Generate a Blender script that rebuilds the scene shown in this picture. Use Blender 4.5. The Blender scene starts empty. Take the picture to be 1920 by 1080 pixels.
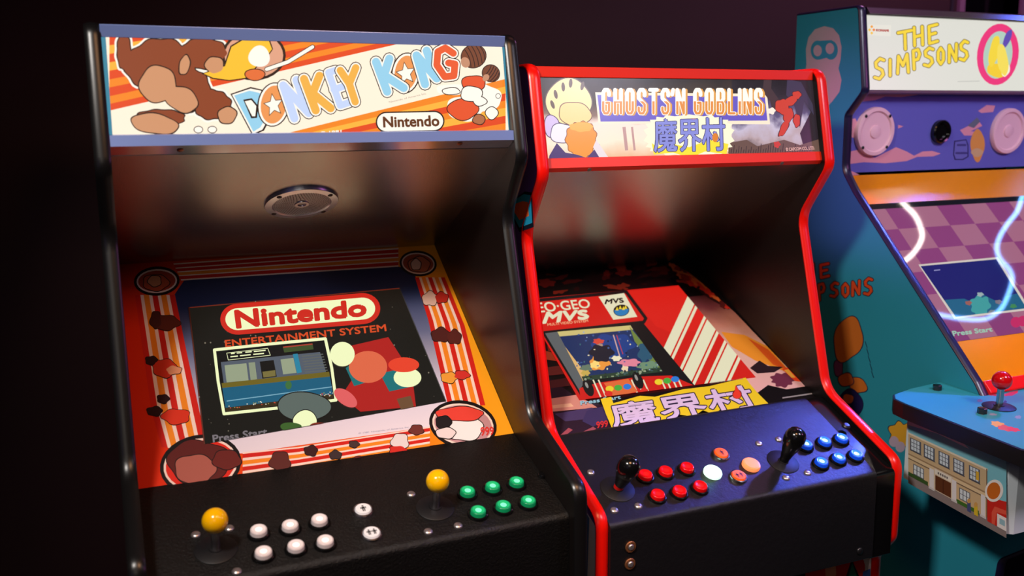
import bpy, bmesh, math, random
import numpy as np
from mathutils import Vector, Matrix

random.seed(7)
SC = bpy.context.scene
COL = SC.collection

# ------------------------------------------------------------------ camera
FPX = 1766.14                                   # focal length for a 1920 px wide frame
CAM = np.array([-0.00897, -1.49313, 1.62])
YAW, PITCH, ROLL = (math.radians(a) for a in (23.1954, 9.9504, -0.521))


def cam_axes():
    cy, sy, cp, sp = math.cos(YAW), math.sin(YAW), math.cos(PITCH), math.sin(PITCH)
    right = np.array([cy, -sy, 0.0])
    fwd = np.array([sy * cp, cy * cp, -sp])
    up = np.cross(right, fwd)
    cr, sr = math.cos(ROLL), math.sin(ROLL)
    return cr * right + sr * up, -sr * right + cr * up, fwd


AX_R, AX_U, AX_F = cam_axes()
cam_data = bpy.data.cameras.new('camera')
cam = bpy.data.objects.new('camera', cam_data)
COL.objects.link(cam)
cam.matrix_world = Matrix((
    (AX_R[0], AX_U[0], -AX_F[0], CAM[0]),
    (AX_R[1], AX_U[1], -AX_F[1], CAM[1]),
    (AX_R[2], AX_U[2], -AX_F[2], CAM[2]),
    (0, 0, 0, 1)))
cam_data.sensor_width = 36.0
cam_data.lens = FPX / 1920 * 36.0
cam_data.clip_start = 0.02
cam_data.dof.use_dof = True
cam_data.dof.focus_distance = 1.68
cam_data.dof.aperture_fstop = 3.2
SC.camera = cam

# ------------------------------------------------------------------ view, world, lights
SC.view_settings.view_transform = 'Standard'
SC.view_settings.look = 'None'
SC.view_settings.exposure = 0.0
SC.view_settings.gamma = 1.0
SC.view_settings.use_curve_mapping = False
SC.cycles.use_denoising = True
SC.cycles.max_bounces = 6
SC.cycles.sample_clamp_indirect = 4.0

world = bpy.data.worlds.new('dim_room')
SC.world = world
world.use_nodes = True
world.node_tree.nodes['Background'].inputs[0].default_value = (0.9, 0.75, 1.0, 1)
world.node_tree.nodes['Background'].inputs[1].default_value = 0.003


def area(name, loc, target, size, power, color, size_y=None, spread=180):
    d = bpy.data.lights.new(name, 'AREA')
    d.energy = power
    d.color = color
    d.size = size
    d.spread = math.radians(spread)
    if size_y:
        d.shape = 'RECTANGLE'
        d.size_y = size_y
    o = bpy.data.objects.new(name, d)
    COL.objects.link(o)
    o.location = loc
    o.rotation_euler = (Vector(target) - Vector(loc)).to_track_quat('-Z', 'Y').to_euler()
    return o


area('front_lamp_light', (-0.45, -1.05, 2.62), (0.85, -0.08, 1.02), 0.22, 6.6, (1.0, 0.93, 0.86), spread=74)
area('front_fill_light', (-0.3, -2.3, 2.1), (0.6, 0.0, 1.15), 0.8, 2.0, (1.0, 0.86, 0.72))  # unseen fill added to brighten the fronts, mainly the ball tops
area('warm_ceiling_light', (0.60, -1.15, 2.64), (0.60, -0.15, 1.0), 0.55, 5.0, (1.0, 0.50, 0.24), spread=90)
area('blue_lamp_light', (2.60, 0.18, 2.22), (1.20, -0.15, 1.02), 0.12, 1.05, (0.10, 0.15, 1.0), spread=25)
area('pink_neon_light', (0.95, 0.50, 2.45), (1.53, 0.07, 1.34), 0.12, 0.55, (1.0, 0.16, 0.55), spread=27)
area('cool_wash_light', (1.75, -1.5, 2.62), (1.95, 0.0, 1.2), 0.4, 9.0, (0.86, 0.82, 1.0), spread=100)
area('magenta_neon_light', (2.6, -1.1, 2.0), (1.4, 0.1, 1.3), 0.3, 2.8, (1.0, 0.28, 0.85))
area('violet_fill_light', (-1.6, -2.4, 1.5), (0.9, 0.2, 1.1), 1.4, 1.0, (0.50, 0.40, 1.0))
area('purple_wall_light', (2.25, 0.40, 2.62), (2.3, 0.8, 2.0), 0.25, 6.0, (0.85, 0.32, 0.80))
area('red_wall_light', (1.1, 0.1, 2.62), (1.0, 0.8, 1.8), 0.5, 0.7, (1.0, 0.30, 0.30))

# ------------------------------------------------------------------ materials


def lin(c):
    return tuple(((v / 255) / 12.92 if v / 255 <= 0.04045 else ((v / 255 + 0.055) / 1.055) ** 2.4) for v in c) + (1.0,)


_mats = {}


def pbr(key, rgb, rough=0.5, metal=0.0, spec=0.5, coat=0.0, bump=None, noise=None, emit=0.0):
    """A principled material; bump = (scale, strength) and noise = (scale, amount) are procedural."""
    k = ('pbr', key)
    if k in _mats:
        return _mats[k]
    m = bpy.data.materials.new(key)
    m.use_nodes = True
    nt = m.node_tree
    b = nt.nodes['Principled BSDF']
    b.inputs['Base Color'].default_value = lin(rgb)
    b.inputs['Roughness'].default_value = rough
    b.inputs['Metallic'].default_value = metal
    b.inputs['Specular IOR Level'].default_value = spec
    b.inputs['Coat Weight'].default_value = coat
    b.inputs['Coat Roughness'].default_value = 0.05
    if emit:
        b.inputs['Emission Color'].default_value = lin(rgb)
        b.inputs['Emission Strength'].default_value = emit
    if bump or noise:
        tc = nt.nodes.new('ShaderNodeTexCoord')
    if noise:
        n = nt.nodes.new('ShaderNodeTexNoise')
        n.inputs['Scale'].default_value = noise[0]
        n.inputs['Detail'].default_value = 6
        nt.links.new(tc.outputs['Object'], n.inputs['Vector'])
        mx = nt.nodes.new('ShaderNodeMix')
        mx.data_type = 'RGBA'
        c = lin(rgb)
        mx.inputs[6].default_value = tuple(v * (1 - noise[1]) for v in c[:3]) + (1,)
        mx.inputs[7].default_value = tuple(min(1, v * (1 + noise[1])) for v in c[:3]) + (1,)
        nt.links.new(n.outputs['Fac'], mx.inputs[0])
        nt.links.new(mx.outputs[2], b.inputs['Base Color'])
    if bump:
        n2 = nt.nodes.new('ShaderNodeTexNoise')
        n2.inputs['Scale'].default_value = bump[0]
        n2.inputs['Detail'].default_value = 8
        n2.inputs['Roughness'].default_value = 0.65
        nt.links.new(tc.outputs['Object'], n2.inputs['Vector'])
        bp = nt.nodes.new('ShaderNodeBump')
        bp.inputs['Strength'].default_value = bump[1]
        bp.inputs['Distance'].default_value = 0.004
        nt.links.new(n2.outputs['Fac'], bp.inputs['Height'])
        nt.links.new(bp.outputs['Normal'], b.inputs['Normal'])
    _mats[k] = m
    return m


def ink(rgb, rough=0.45):
    """Printed ink under acrylic."""
    k = ('ink', rgb, rough)
    if k not in _mats:
        m = pbr('ink_%d_%d_%d_%d' % (rgb + (int(rough * 100),)), rgb, rough, spec=0.35)
        _mats[k] = m
    return _mats[k]


def glow(rgb, s=1.0, rough=0.12, spec=0.5):
    """Backlit print or screen picture: gives off its own colour, with a glossy face."""
    k = ('glow', rgb, s, rough, spec)
    if k not in _mats:
        m = bpy.data.materials.new('lit_%d_%d_%d_%d' % (rgb + (int(s * 100),)))
        m.use_nodes = True
        b = m.node_tree.nodes['Principled BSDF']
        b.inputs['Base Color'].default_value = (0.01, 0.01, 0.01, 1)
        b.inputs['Roughness'].default_value = rough
        b.inputs['Specular IOR Level'].default_value = spec
        b.inputs['Emission Color'].default_value = lin(rgb)
        b.inputs['Emission Strength'].default_value = s
        _mats[k] = m
    return _mats[k]


def ramp_mat(key, stops, axis, lo, hi, emit=0.0, rough=0.45, noise=None, spec=0.35):
    """Print whose colour runs along an object axis (0 x, 1 y, 2 z) between lo and hi metres."""
    m = bpy.data.materials.new(key)
    m.use_nodes = True
    nt = m.node_tree
    b = nt.nodes['Principled BSDF']
    b.inputs['Roughness'].default_value = rough
    b.inputs['Specular IOR Level'].default_value = spec
    tc = nt.nodes.new('ShaderNodeTexCoord')
    sp = nt.nodes.new('ShaderNodeSeparateXYZ')
    nt.links.new(tc.outputs['Object'], sp.inputs[0])
    mr = nt.nodes.new('ShaderNodeMapRange')
    mr.inputs[1].default_value = lo
    mr.inputs[2].default_value = hi
    nt.links.new(sp.outputs[axis], mr.inputs[0])
    src = mr.outputs[0]
    if noise:
        n = nt.nodes.new('ShaderNodeTexNoise')
        n.inputs['Scale'].default_value = noise[0]
        n.inputs['Detail'].default_value = 5
        nt.links.new(tc.outputs['Object'], n.inputs['Vector'])
        ma = nt.nodes.new('ShaderNodeMath')
        ma.operation = 'MULTIPLY_ADD'
        ma.inputs[1].default_value = noise[1]
        ma.inputs[2].default_value = -noise[1] / 2
        nt.links.new(n.outputs['Fac'], ma.inputs[0])
        ad = nt.nodes.new('ShaderNodeMath')
        ad.operation = 'ADD'
        nt.links.new(mr.outputs[0], ad.inputs[0])
        nt.links.new(ma.outputs[0], ad.inputs[1])
        src = ad.outputs[0]
    cr = nt.nodes.new('ShaderNodeValToRGB')
    el = cr.color_ramp.elements
    while len(el) < len(stops):
        el.new(0.5)
    for e, (p, c) in zip(el, stops):
        e.position = p
        e.color = lin(c)
    nt.links.new(src, cr.inputs[0])
    if emit:
        b.inputs['Base Color'].default_value = (0.01, 0.01, 0.01, 1)
        nt.links.new(cr.outputs[0], b.inputs['Emission Color'])
        b.inputs['Emission Strength'].default_value = emit
    else:
        nt.links.new(cr.outputs[0], b.inputs['Base Color'])
    return m


M_BLACK = pbr('black_laminate', (12, 10, 10), 0.38, spec=0.5, bump=(220, 0.10))
M_PANEL = pbr('black_speaker_panel', (14, 11, 9), 0.27, spec=1.0, bump=(420, 0.14))
M_PANEL.node_tree.nodes['Principled BSDF'].inputs['IOR'].default_value = 3.0
M_LEATHER = pbr('black_leatherette', (8, 7, 7), 0.42, spec=0.36, bump=(240, 0.5))
M_LEATHER_B = pbr('dark_leatherette', (18, 17, 20), 0.42, spec=0.5, bump=(110, 0.28))
M_BLKMOLD = pbr('black_vinyl_molding', (17, 16, 17), 0.3, spec=0.5)
M_REDMOLD = pbr('red_vinyl_molding', (242, 18, 6), 0.28, spec=0.5)
M_NAVYMOLD = pbr('navy_vinyl_molding', (30, 24, 58), 0.3, spec=0.6)
M_RAIL = pbr('pale_blue_metal', (132, 156, 224), 0.24, metal=0.35, spec=1.0)
M_REDRAIL = pbr('red_painted_metal', (242, 42, 8), 0.4, spec=0.4)
M_CHROME = pbr('steel', (190, 185, 188), 0.22, metal=1.0)
M_BOLT = pbr('zinc_bolt', (196, 188, 190), 0.30, metal=0.85)
M_DARKMETAL = pbr('dark_metal', (58, 56, 60), 0.35, metal=0.8)
M_BLKPLASTIC = pbr('black_plastic', (12, 12, 13), 0.16, spec=0.6)
M_MATTEBLACK = pbr('matte_black_plastic', (20, 19, 22), 0.5, spec=0.35)
M_LIP = pbr('pale_blue_steel', (206, 214, 232), 0.2, metal=0.9)

# ------------------------------------------------------------------ geometry helpers


def ray(p):
    return AX_R * ((p[0] - 960) / FPX) + AX_U * ((540 - p[1]) / FPX) + AX_F


class Plane:
    """A flat panel that runs along x: two (y, z) points of its section give its slope."""

    def __init__(self, a, b, x0=None, x1=None):
        self.o = np.array([0.0, a[0], a[1]])
        d = np.array([0.0, b[0] - a[0], b[1] - a[1]])
        self.v = d / np.linalg.norm(d)
        n = np.cross(self.v, [1.0, 0, 0])
        if n @ (CAM - self.o) < 0:
            n = -n
        self.n = n

    def at(self, p, h=0.0):
        d = ray(p)
        o = self.o + self.n * h
        return CAM + d * (((o - CAM) @ self.n) / (d @ self.n))

    def rot(self):
        """Rotation with local z along the normal and local x along world x."""
        y = np.cross(self.n, [1.0, 0, 0])
        return Matrix(((1, y[0], self.n[0]), (0, y[1], self.n[1]), (0, y[2], self.n[2]))).to_4x4()


class XPlane(Plane):
    """A vertical panel facing -x."""

    def __init__(self, x):
        self.o = np.array([x, 0.0, 0.0])
        self.n = np.array([-1.0, 0, 0])
        self.v = np.array([0, 1.0, 0])


class MB:
    def __init__(self):
        self.v, self.f, self.mi, self.mats = [], [], [], []

    def mat(self, m):
        if m not in self.mats:
            self.mats.append(m)
        return self.mats.index(m)

    def add(self, verts, faces, m):
        k = len(self.v)
        i = self.mat(m)
        self.v += [tuple(map(float, p)) for p in verts]
        for f in faces:
            self.f.append([a + k for a in f])
            self.mi.append(i)
        return self

    def prism(self, sec, x0, x1, m):
        """A (y, z) section swept from x0 to x1."""
        n = len(sec)
        vs = [(x0, y, z) for y, z in sec] + [(x1, y, z) for y, z in sec]
        fs = [[(i + 1) % n, i, n + i, n + (i + 1) % n] for i in range(n)]
        fs += [list(range(n)), [n + i for i in range(n)][::-1]]
        return self.add(vs, fs, m)

    def zprism(self, sec, z0, z1, m):
        n = len(sec)
        zz0 = z0 if callable(z0) else (lambda x, y: z0)
        zz1 = z1 if callable(z1) else (lambda x, y: z1)
        vs = [(x, y, zz0(x, y)) for x, y in sec] + [(x, y, zz1(x, y)) for x, y in sec]
        fs = [[(i + 1) % n, i, n + i, n + (i + 1) % n] for i in range(n)]
        fs += [list(range(n)), [n + i for i in range(n)][::-1]]
        return self.add(vs, fs, m)

    def box(self, a, b, m):
        return self.prism([(a[1], a[2]), (b[1], a[2]), (b[1], b[2]), (a[1], b[2])], a[0], b[0], m)

    def lathe(self, prof, m, n=32, off=(0, 0, 0), sx=1.0):
        """(r, z) profile about local z."""
        vs, fs = [], []
        for r, z in prof:
            for i in range(n):
                a = 2 * math.pi * i / n
                vs.append((off[0] + r * math.cos(a) * sx, off[1] + r * math.sin(a), off[2] + z))
        for j in range(len(prof) - 1):
            for i in range(n):
                a, b = j * n + i, j * n + (i + 1) % n
                fs.append([a, b, b + n, a + n])
        k = (len(prof) - 1) * n
        if prof[-1][0] > 1e-6:
            fs.append([k + i for i in range(n)])
        if prof[0][0] > 1e-6:
            fs.append([i for i in range(n)][::-1])
        return self.add(vs, fs, m)

    def tube(self, pts, r, m, n=10):
        pts = [Vector(p) for p in pts]
        vs, fs = [], []
        for i, p in enumerate(pts):
            t = (pts[min(i + 1, len(pts) - 1)] - pts[max(i - 1, 0)]).normalized()
            a = t.orthogonal().normalized() if abs(t.z) > 0.9 else t.cross(Vector((0, 0, 1))).normalized()
            b = t.cross(a)
            for k in range(n):
                q = 2 * math.pi * k / n
                vs.append(p + (a * math.cos(q) + b * math.sin(q)) * r)
        for i in range(len(pts) - 1):
            for k in range(n):
                a, b = i * n + k, i * n + (k + 1) % n
                fs.append([a, b, b + n, a + n])
        fs.append(list(range(n)))
        fs.append([(len(pts) - 1) * n + k for k in range(n)])
        return self.add(vs, fs, m)

    def build(self, name, parent=None, smooth=False, base=(0, 0, 0), matrix=None, bevel=0, fix=True):
        me = bpy.data.meshes.new(name)
        vv = self.v if matrix is not None else [(a - base[0], b - base[1], c - base[2]) for a, b, c in self.v]
        me.from_pydata(vv, [], self.f)
        for m in self.mats:
            me.materials.append(m)
        me.polygons.foreach_set('material_index', self.mi)
        if fix:
            bm = bmesh.new()
            bm.from_mesh(me)
            bmesh.ops.remove_doubles(bm, verts=bm.verts, dist=1e-6)
            bmesh.ops.recalc_face_normals(bm, faces=bm.faces)
            bm.to_mesh(me)
            bm.free()
        o = bpy.data.objects.new(name, me)
        COL.objects.link(o)
        if parent is not None:
            o.parent = parent
        if matrix is not None:
            o.matrix_local = matrix
        if smooth:
            for p in me.polygons:
                p.use_smooth = True
            me.set_sharp_from_angle(angle=math.radians(38))
        if bevel:
            b = o.modifiers.new('bevel', 'BEVEL')
            b.width = bevel
            b.segments = 2
            b.limit_method = 'ANGLE'
        return o


def fillet(pts, rads, n=7):
    """Round the corners of an open polyline."""
    out = [np.array(pts[0], float)]
    for i in range(1, len(pts) - 1):
        a, b, c = (np.array(q, float) for q in pts[i - 1:i + 2])
        r = rads[i - 1]
        u, w = (a - b) / np.linalg.norm(a - b), (c - b) / np.linalg.norm(c - b)
        ang = math.acos(max(-1, min(1, u @ w)))
        t = min(r / math.tan(ang / 2), 0.46 * np.linalg.norm(a - b), 0.46 * np.linalg.norm(c - b))
        p0, p1 = b + u * t, b + w * t
        for k in range(n + 1):
            s = k / n
            out.append((1 - s) ** 2 * p0 + 2 * s * (1 - s) * b + s * s * p1)
    out.append(np.array(pts[-1], float))
    return [tuple(p) for p in out]


def molding(path, x0, x1, m, bulge=0.0045):
    """T-moulding: a rounded strip along the (y, z) edge path, covering x0..x1."""
    mb = MB()
    n = len(path)
    P = [np.array(p) for p in path]
    w = x1 - x0
    sec = [(0, -0.0015), (0, 0.0006), (0.10, 0.55 * bulge), (0.28, 0.9 * bulge), (0.5, bulge), (0.72, 0.9 * bulge), (0.90, 0.55 * bulge), (1, 0.0006), (1, -0.0015)]
    vs, fs = [], []
    for i in range(n):
        t = P[min(i + 1, n - 1)] - P[max(i - 1, 0)]
        t = t / np.linalg.norm(t)
        nr = np.array([t[1], -t[0]])           # path runs from the top back to the bottom front: outward side
        for s, h in sec:
            q = P[i] + nr * h
            vs.append((x0 + s * w, q[0], q[1]))
    k = len(sec)
    for i in range(n - 1):
        for j in range(k - 1):
            fs.append([i * k + j, i * k + j + 1, (i + 1) * k + j + 1, (i + 1) * k + j])
    mb.add(vs, fs, m)
    return mb


_txt = {}


def text_mesh(s):
    """Triangles and outline of a line of lettering, scaled to the unit square (y down)."""
    if s in _txt:
        return _txt[s]
    cu = bpy.data.curves.new('lettering', 'FONT')
    cu.body = s
    cu.resolution_u = 3
    o = bpy.data.objects.new('lettering', cu)
    COL.objects.link(o)
    bpy.context.view_layer.update()
    me = bpy.data.meshes.new_from_object(o.evaluated_get(bpy.context.evaluated_depsgraph_get()))
    v = [(p.co.x, p.co.y) for p in me.vertices]
    f = [list(p.vertices) for p in me.polygons]
    bpy.data.objects.remove(o)
    bpy.data.curves.remove(cu)
    bpy.data.meshes.remove(me)
    cnt = {}
    for face in f:
        for i in range(len(face)):
            e = tuple(sorted((face[i - 1], face[i])))
            cnt[e] = cnt.get(e, 0) + 1
    xs, ys = [p[0] for p in v], [p[1] for p in v]
    bx, by, bw, bh = min(xs), min(ys), max(xs) - min(xs), max(ys) - min(ys)
    _txt[s] = ([((x - bx) / bw, 1 - (y - by) / bh) for x, y in v], f, [e for e, n in cnt.items() if n == 1])
    return _txt[s]


def clip_poly(sub, clip):
    """Sutherland-Hodgman against a convex polygon (clockwise on screen, y down)."""
    def inside(p, a, b):
        return (b[0] - a[0]) * (p[1] - a[1]) - (b[1] - a[1]) * (p[0] - a[0]) >= -1e-9
    out = list(sub)
    for i in range(len(clip)):
        a, b = clip[i], clip[(i + 1) % len(clip)]
        src, out = out, []
        for j in range(len(src)):
            p, q = src[j - 1], src[j]
            ip, iq = inside(p, a, b), inside(q, a, b)
            if ip != iq:
                d1 = (b[0] - a[0]) * (p[1] - a[1]) - (b[1] - a[1]) * (p[0] - a[0])
                d2 = (b[0] - a[0]) * (q[1] - a[1]) - (b[1] - a[1]) * (q[0] - a[0])
                t = d1 / (d1 - d2)
                out.append((p[0] + t * (q[0] - p[0]), p[1] + t * (q[1] - p[1])))
            if iq:
                out.append(q)
        if not out:
            return []
    return out


class Art(MB):
    """Print on a flat panel. Points are measured on the photograph and carried onto the real panel in metres;
    inks lie in thin levels, a tenth of a millimetre apart."""

    def __init__(self, plane, clip=None, step=1e-4, h0=0.0):
        super().__init__()
        self.pl, self.clip, self.step, self.h0 = plane, clip, step, h0
        self.cnt = {}

    def put(self, pts, faces, m, lv):
        k = self.cnt[lv] = self.cnt.get(lv, 0) + 1          # a hair between inks of one level, so none lie in one plane
        h = self.h0 + (lv + (k % 60) * 0.015) * self.step
        self.add([self.pl.at(p, h) for p in pts], faces, m)

    def poly(self, pts, m, lv, clip=True):
        if clip and self.clip:
            pts = clip_poly(pts, self.clip)
        if len(pts) >= 3:
            self.put(pts, [list(range(len(pts)))], m, lv)

    def ell(self, cx, cy, rx, ry, m, lv, rot=0, n=28, a0=0, a1=360):
        c, s = math.cos(math.radians(rot)), math.sin(math.radians(rot))
        pts = []
        for i in range(n if a1 - a0 == 360 else n + 1):
            a = math.radians(a0 + (a1 - a0) * i / n)
            x, y = rx * math.cos(a), ry * math.sin(a)
            pts.append((cx + c * x - s * y, cy + s * x + c * y))
        self.poly(pts, m, lv)

    def ring(self, cx, cy, rx, ry, w, m, lv, rot=0):
        pts = []
        c, s = math.cos(math.radians(rot)), math.sin(math.radians(rot))
        for i in range(37):
            a = 2 * math.pi * i / 36
            x, y = rx * math.cos(a), ry * math.sin(a)
            pts.append((cx + c * x - s * y, cy + s * x + c * y))
        self.line(pts, w, m, lv, joints=False)

    def line(self, pts, w, m, lv, joints=True):
        for a, b in zip(pts, pts[1:]):
            dx, dy = b[0] - a[0], b[1] - a[1]
            L = math.hypot(dx, dy) or 1e-6
            nx, ny = -dy / L * w / 2, dx / L * w / 2
            self.poly([(a[0] + nx, a[1] + ny), (b[0] + nx, b[1] + ny), (b[0] - nx, b[1] - ny), (a[0] - nx, a[1] - ny)], m, lv)
        if joints and w > 1.2:
            for p in pts:
                self.ell(p[0], p[1], w / 2, w / 2, m, lv, n=12)
        elif not joints:
            for p in pts[1:-1]:
                self.ell(p[0], p[1], w / 2, w / 2, m, lv, n=8)

    def strokes(self, strokes, w, m, lv, outline=()):
        """Lettering from pen strokes; outline = [(extra width, ink)] from the outside in."""
        for k, (e, om) in enumerate(outline):
            for s in strokes:
                self.line(s, w + e, om, lv + k)
        for s in strokes:
            self.line(s, w, m, lv + len(outline))

    def text(self, s, quad, m, lv, fat=0.0, half=None):
        """quad = TL, TR, BR, BL on the photograph; fat thickens every stroke by so many pixels;
        half = (t0, t1) keeps a band of the letters' height."""
        v, f, edges = text_mesh(s)
        TL, TR, BR, BL = quad

        def mp(p):
            u, t = p
            return ((1 - t) * ((1 - u) * TL[0] + u * TR[0]) + t * ((1 - u) * BL[0] + u * BR[0]),
                    (1 - t) * ((1 - u) * TL[1] + u * TR[1]) + t * ((1 - u) * BL[1] + u * BR[1]))
        keep = self.clip
        if half:
            self.clip = [mp((-.2, half[0])), mp((1.2, half[0])), mp((1.2, half[1])), mp((-.2, half[1]))]
        for face in f:
            self.poly([mp(v[i]) for i in face], m, lv)
        if fat:
            for i, j in edges:
                p, q = mp(v[i]), mp(v[j])
                self.line([p, q], fat * 2, m, lv, joints=False)
                self.ell(p[0], p[1], fat, fat, m, lv, n=7)
        self.clip = keep

    def blob(self, cx, cy, rx, ry, m, lv, lobes=7, amp=0.12, seed=0, rot=0, line=None):
        rnd = random.Random(seed)
        ph = rnd.random() * 6.28
        pts = []
        c, s = math.cos(math.radians(rot)), math.sin(math.radians(rot))
        for i in range(56):
            a = 2 * math.pi * i / 56
            k = 1 + amp * math.sin(lobes * a + ph) * 0.6 + amp * 0.4 * math.sin(3 * a + ph * 2)
            x, y = rx * k * math.cos(a), ry * k * math.sin(a)
            pts.append((cx + c * x - s * y, cy + s * x + c * y))
        if line:
            g = 1 + line[0] / max(rx, ry)
            self.poly([(cx + (x - cx) * (1 + line[0] / rx), cy + (y - cy) * (1 + line[0] / ry)) for x, y in pts], line[1], lv)
            lv += 1
        self.poly(pts, m, lv)


def star(cx, cy, r, rot=-90, k=0.45, sx=1.0):
    return [(cx + sx * (r if i % 2 == 0 else r * k) * math.cos(math.radians(rot + 36 * i)),
             cy + (r if i % 2 == 0 else r * k) * math.sin(math.radians(rot + 36 * i))) for i in range(10)]


def tag(o, label, cat, group=None):
    o['label'] = label
    o['category'] = cat
    if group:
        o['group'] = group
    return o


def empty(name, loc):
    o = bpy.data.objects.new(name, None)
    o.empty_display_size = 0.1
    COL.objects.link(o)
    o.location = loc
    return o


def lab(o, text):
    o['label'] = text
    return o


def pose(plane, p, base, h=0.0):
    """Local matrix (under a cabinet at base) of a fitting that stands on the panel at photo point p."""
    w = plane.at(p, h) - plane.n * h
    return Matrix.Translation(Vector(w) - Vector(base)) @ plane.rot()


def copy_part(o, parent, matrix):
    c = o.copy()
    COL.objects.link(c)
    c.parent = parent
    c.matrix_local = matrix
    for ch in o.children:
        d = ch.copy()
        COL.objects.link(d)
        d.parent = c
        d.matrix_local = ch.matrix_local.copy()
    return c


I4 = Matrix.Identity(4)

# ------------------------------------------------------------------ fittings (built once per kind, then copied)


def make_button(parent, mtx, cap_mat, label, chrome=False, r=0.0165, icon=None, glass=None):
    rim = MB()
    rim.lathe([(r * 0.66, 0.0005), (r, 0.0), (r, 0.0022), (r * 0.94, 0.0042), (r * 0.82, 0.0050), (r * 0.74, 0.0040), (r * 0.72, 0.001)], M_CHROME if chrome else M_BLKPLASTIC, 40)
    o = rim.build('push_button', parent, True, matrix=mtx)
    cap = MB()
    cr = r * 0.72
    if chrome:
        cap.lathe([(cr, 0.0), (cr, 0.0065), (cr * 0.96, 0.0072), (0.0, 0.0074)], cap_mat, 36)
    else:
        ms = cap_mat if isinstance(cap_mat, tuple) else (cap_mat,) * 3      # skirt, dish, lamp spot at the middle
        cap.lathe([(cr, 0.0), (cr, 0.0088), (cr * 0.97, 0.0100), (cr * 0.90, 0.0107), (cr * 0.80, 0.0108)], ms[0], 36)
        cap.f.pop(); cap.mi.pop(); cap.f.pop(); cap.mi.pop()
        cap.lathe([(cr * 0.80, 0.0108), (cr * 0.62, 0.0101), (cr * 0.42, 0.0097)], ms[1], 36)
        cap.f.pop(); cap.mi.pop(); cap.f.pop(); cap.mi.pop()
        cap.lathe([(cr * 0.42, 0.0097), (cr * 0.3, 0.0096), (0.0, 0.0095)], ms[2], 36)
        cap.f.pop(); cap.mi.pop()
    if icon:
        for sh in icon:
            cap.add([(x * cr, y * cr, 0.0076) for x, y in sh], [list(range(len(sh)))], pbr('icon_black', (22, 20, 24), 0.5))
    lab(cap.build('button_cap', o, True, matrix=I4, fix=not icon), label)
    return o


def make_bolt(parent, mtx, r=0.0068, m=None):
    b = MB().lathe([(r, 0.0), (r, 0.0008), (r * 0.86, 0.0022), (r * 0.5, 0.0033), (0, 0.0037)], m or M_BOLT, 24)
    return b.build('carriage_bolt', parent, True, matrix=mtx)


def make_ball_stick(parent, mtx, ball_mat, label, tilt=(0, 0)):
    w = MB().lathe([(0.0295, 0), (0.0295, 0.0012), (0.0282, 0.0020), (0.010, 0.0032), (0.0095, 0.0046), (0, 0.0048)], M_MATTEBLACK, 48)
    root = w.build('joystick', parent, True, matrix=mtx)
    T = Matrix.Rotation(tilt[0], 4, 'X') @ Matrix.Rotation(tilt[1], 4, 'Y')
    lab(MB().lathe([(0.0062, 0.0), (0.0062, 0.036), (0.0048, 0.037), (0, 0.037)], M_CHROME, 24).build('shaft', root, True, matrix=T), 'steel joystick shaft')
    prof = []
    for i in range(19):
        a = -math.pi / 2 + 0.25 + (math.pi - 0.25) * i / 18
        prof.append((0.0178 * math.cos(a), 0.052 + 0.0178 * math.sin(a)))
    prof[-1] = (0.0, prof[-1][1])
    lab(MB().lathe(prof, ball_mat, 40).build('ball_top', root, True, matrix=T), label)
    return root


def make_bat_stick(parent, mtx, tilt, collar):
    w = MB().lathe([(0.0295, 0), (0.0295, 0.0012), (0.0282, 0.0020), (0.010, 0.0032), (0.0095, 0.0046), (0, 0.0048)], M_MATTEBLACK, 48)
    root = w.build('joystick', parent, True, matrix=mtx)
    T = Matrix.Rotation(tilt[0], 4, 'X') @ Matrix.Rotation(tilt[1], 4, 'Y')
    MB().lathe([(0.0085, 0.0), (0.0085, 0.020), (0, 0.020)], collar, 24).build('shaft', root, True, matrix=T)
    prof = [(0.0092, 0.012), (0.0100, 0.015), (0.0112, 0.021), (0.0138, 0.030), (0.0170, 0.040), (0.0190, 0.049), (0.0190, 0.057), (0.0174, 0.065), (0.0134, 0.071), (0.0070, 0.0745), (0, 0.0755)]
    MB().lathe(prof, M_BLKPLASTIC, 36).build('bat_handle', root, True, matrix=T)
    return root


def make_screw(parent, mtx, m, r=0.004):
    return MB().lathe([(r, 0), (r, 0.0008), (r * 0.7, 0.0018), (0, 0.002)], m, 16).build('screw', parent, True, matrix=mtx)


def side_pair(root, base, path, back, xs, T, side_mat, mold_mat, thick=None):
    """Two side panels with moulded front edges. path: front edge from top back to bottom; back: the rest of the outline."""
    out = []
    for x in xs:
        p = MB().prism(path + back, x, x + T, side_mat)
        s = p.build('side_panel', root, base=base)
        lab(molding(path, x - 0.0012, x + T + 0.0012, mold_mat).build('edge_molding', s, True, base=base), 'glossy edge strip')
        out.append(s)
    return out


def slab(sec_a, sec_b, t, x0, x1, m):
    """A board of thickness t behind the face from section point a to b."""
    pl = Plane(sec_a, sec_b)
    n = pl.n[1:] * -t
    return MB().prism([sec_a, sec_b, (sec_b[0] + n[0], sec_b[1] + n[1]), (sec_a[0] + n[0], sec_a[1] + n[1])], x0, x1, m)

# ------------------------------------------------------------------ the room
YW = 0.80
ZC = 2.70


def struct(o):
    o['kind'] = 'structure'
    return o


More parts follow.
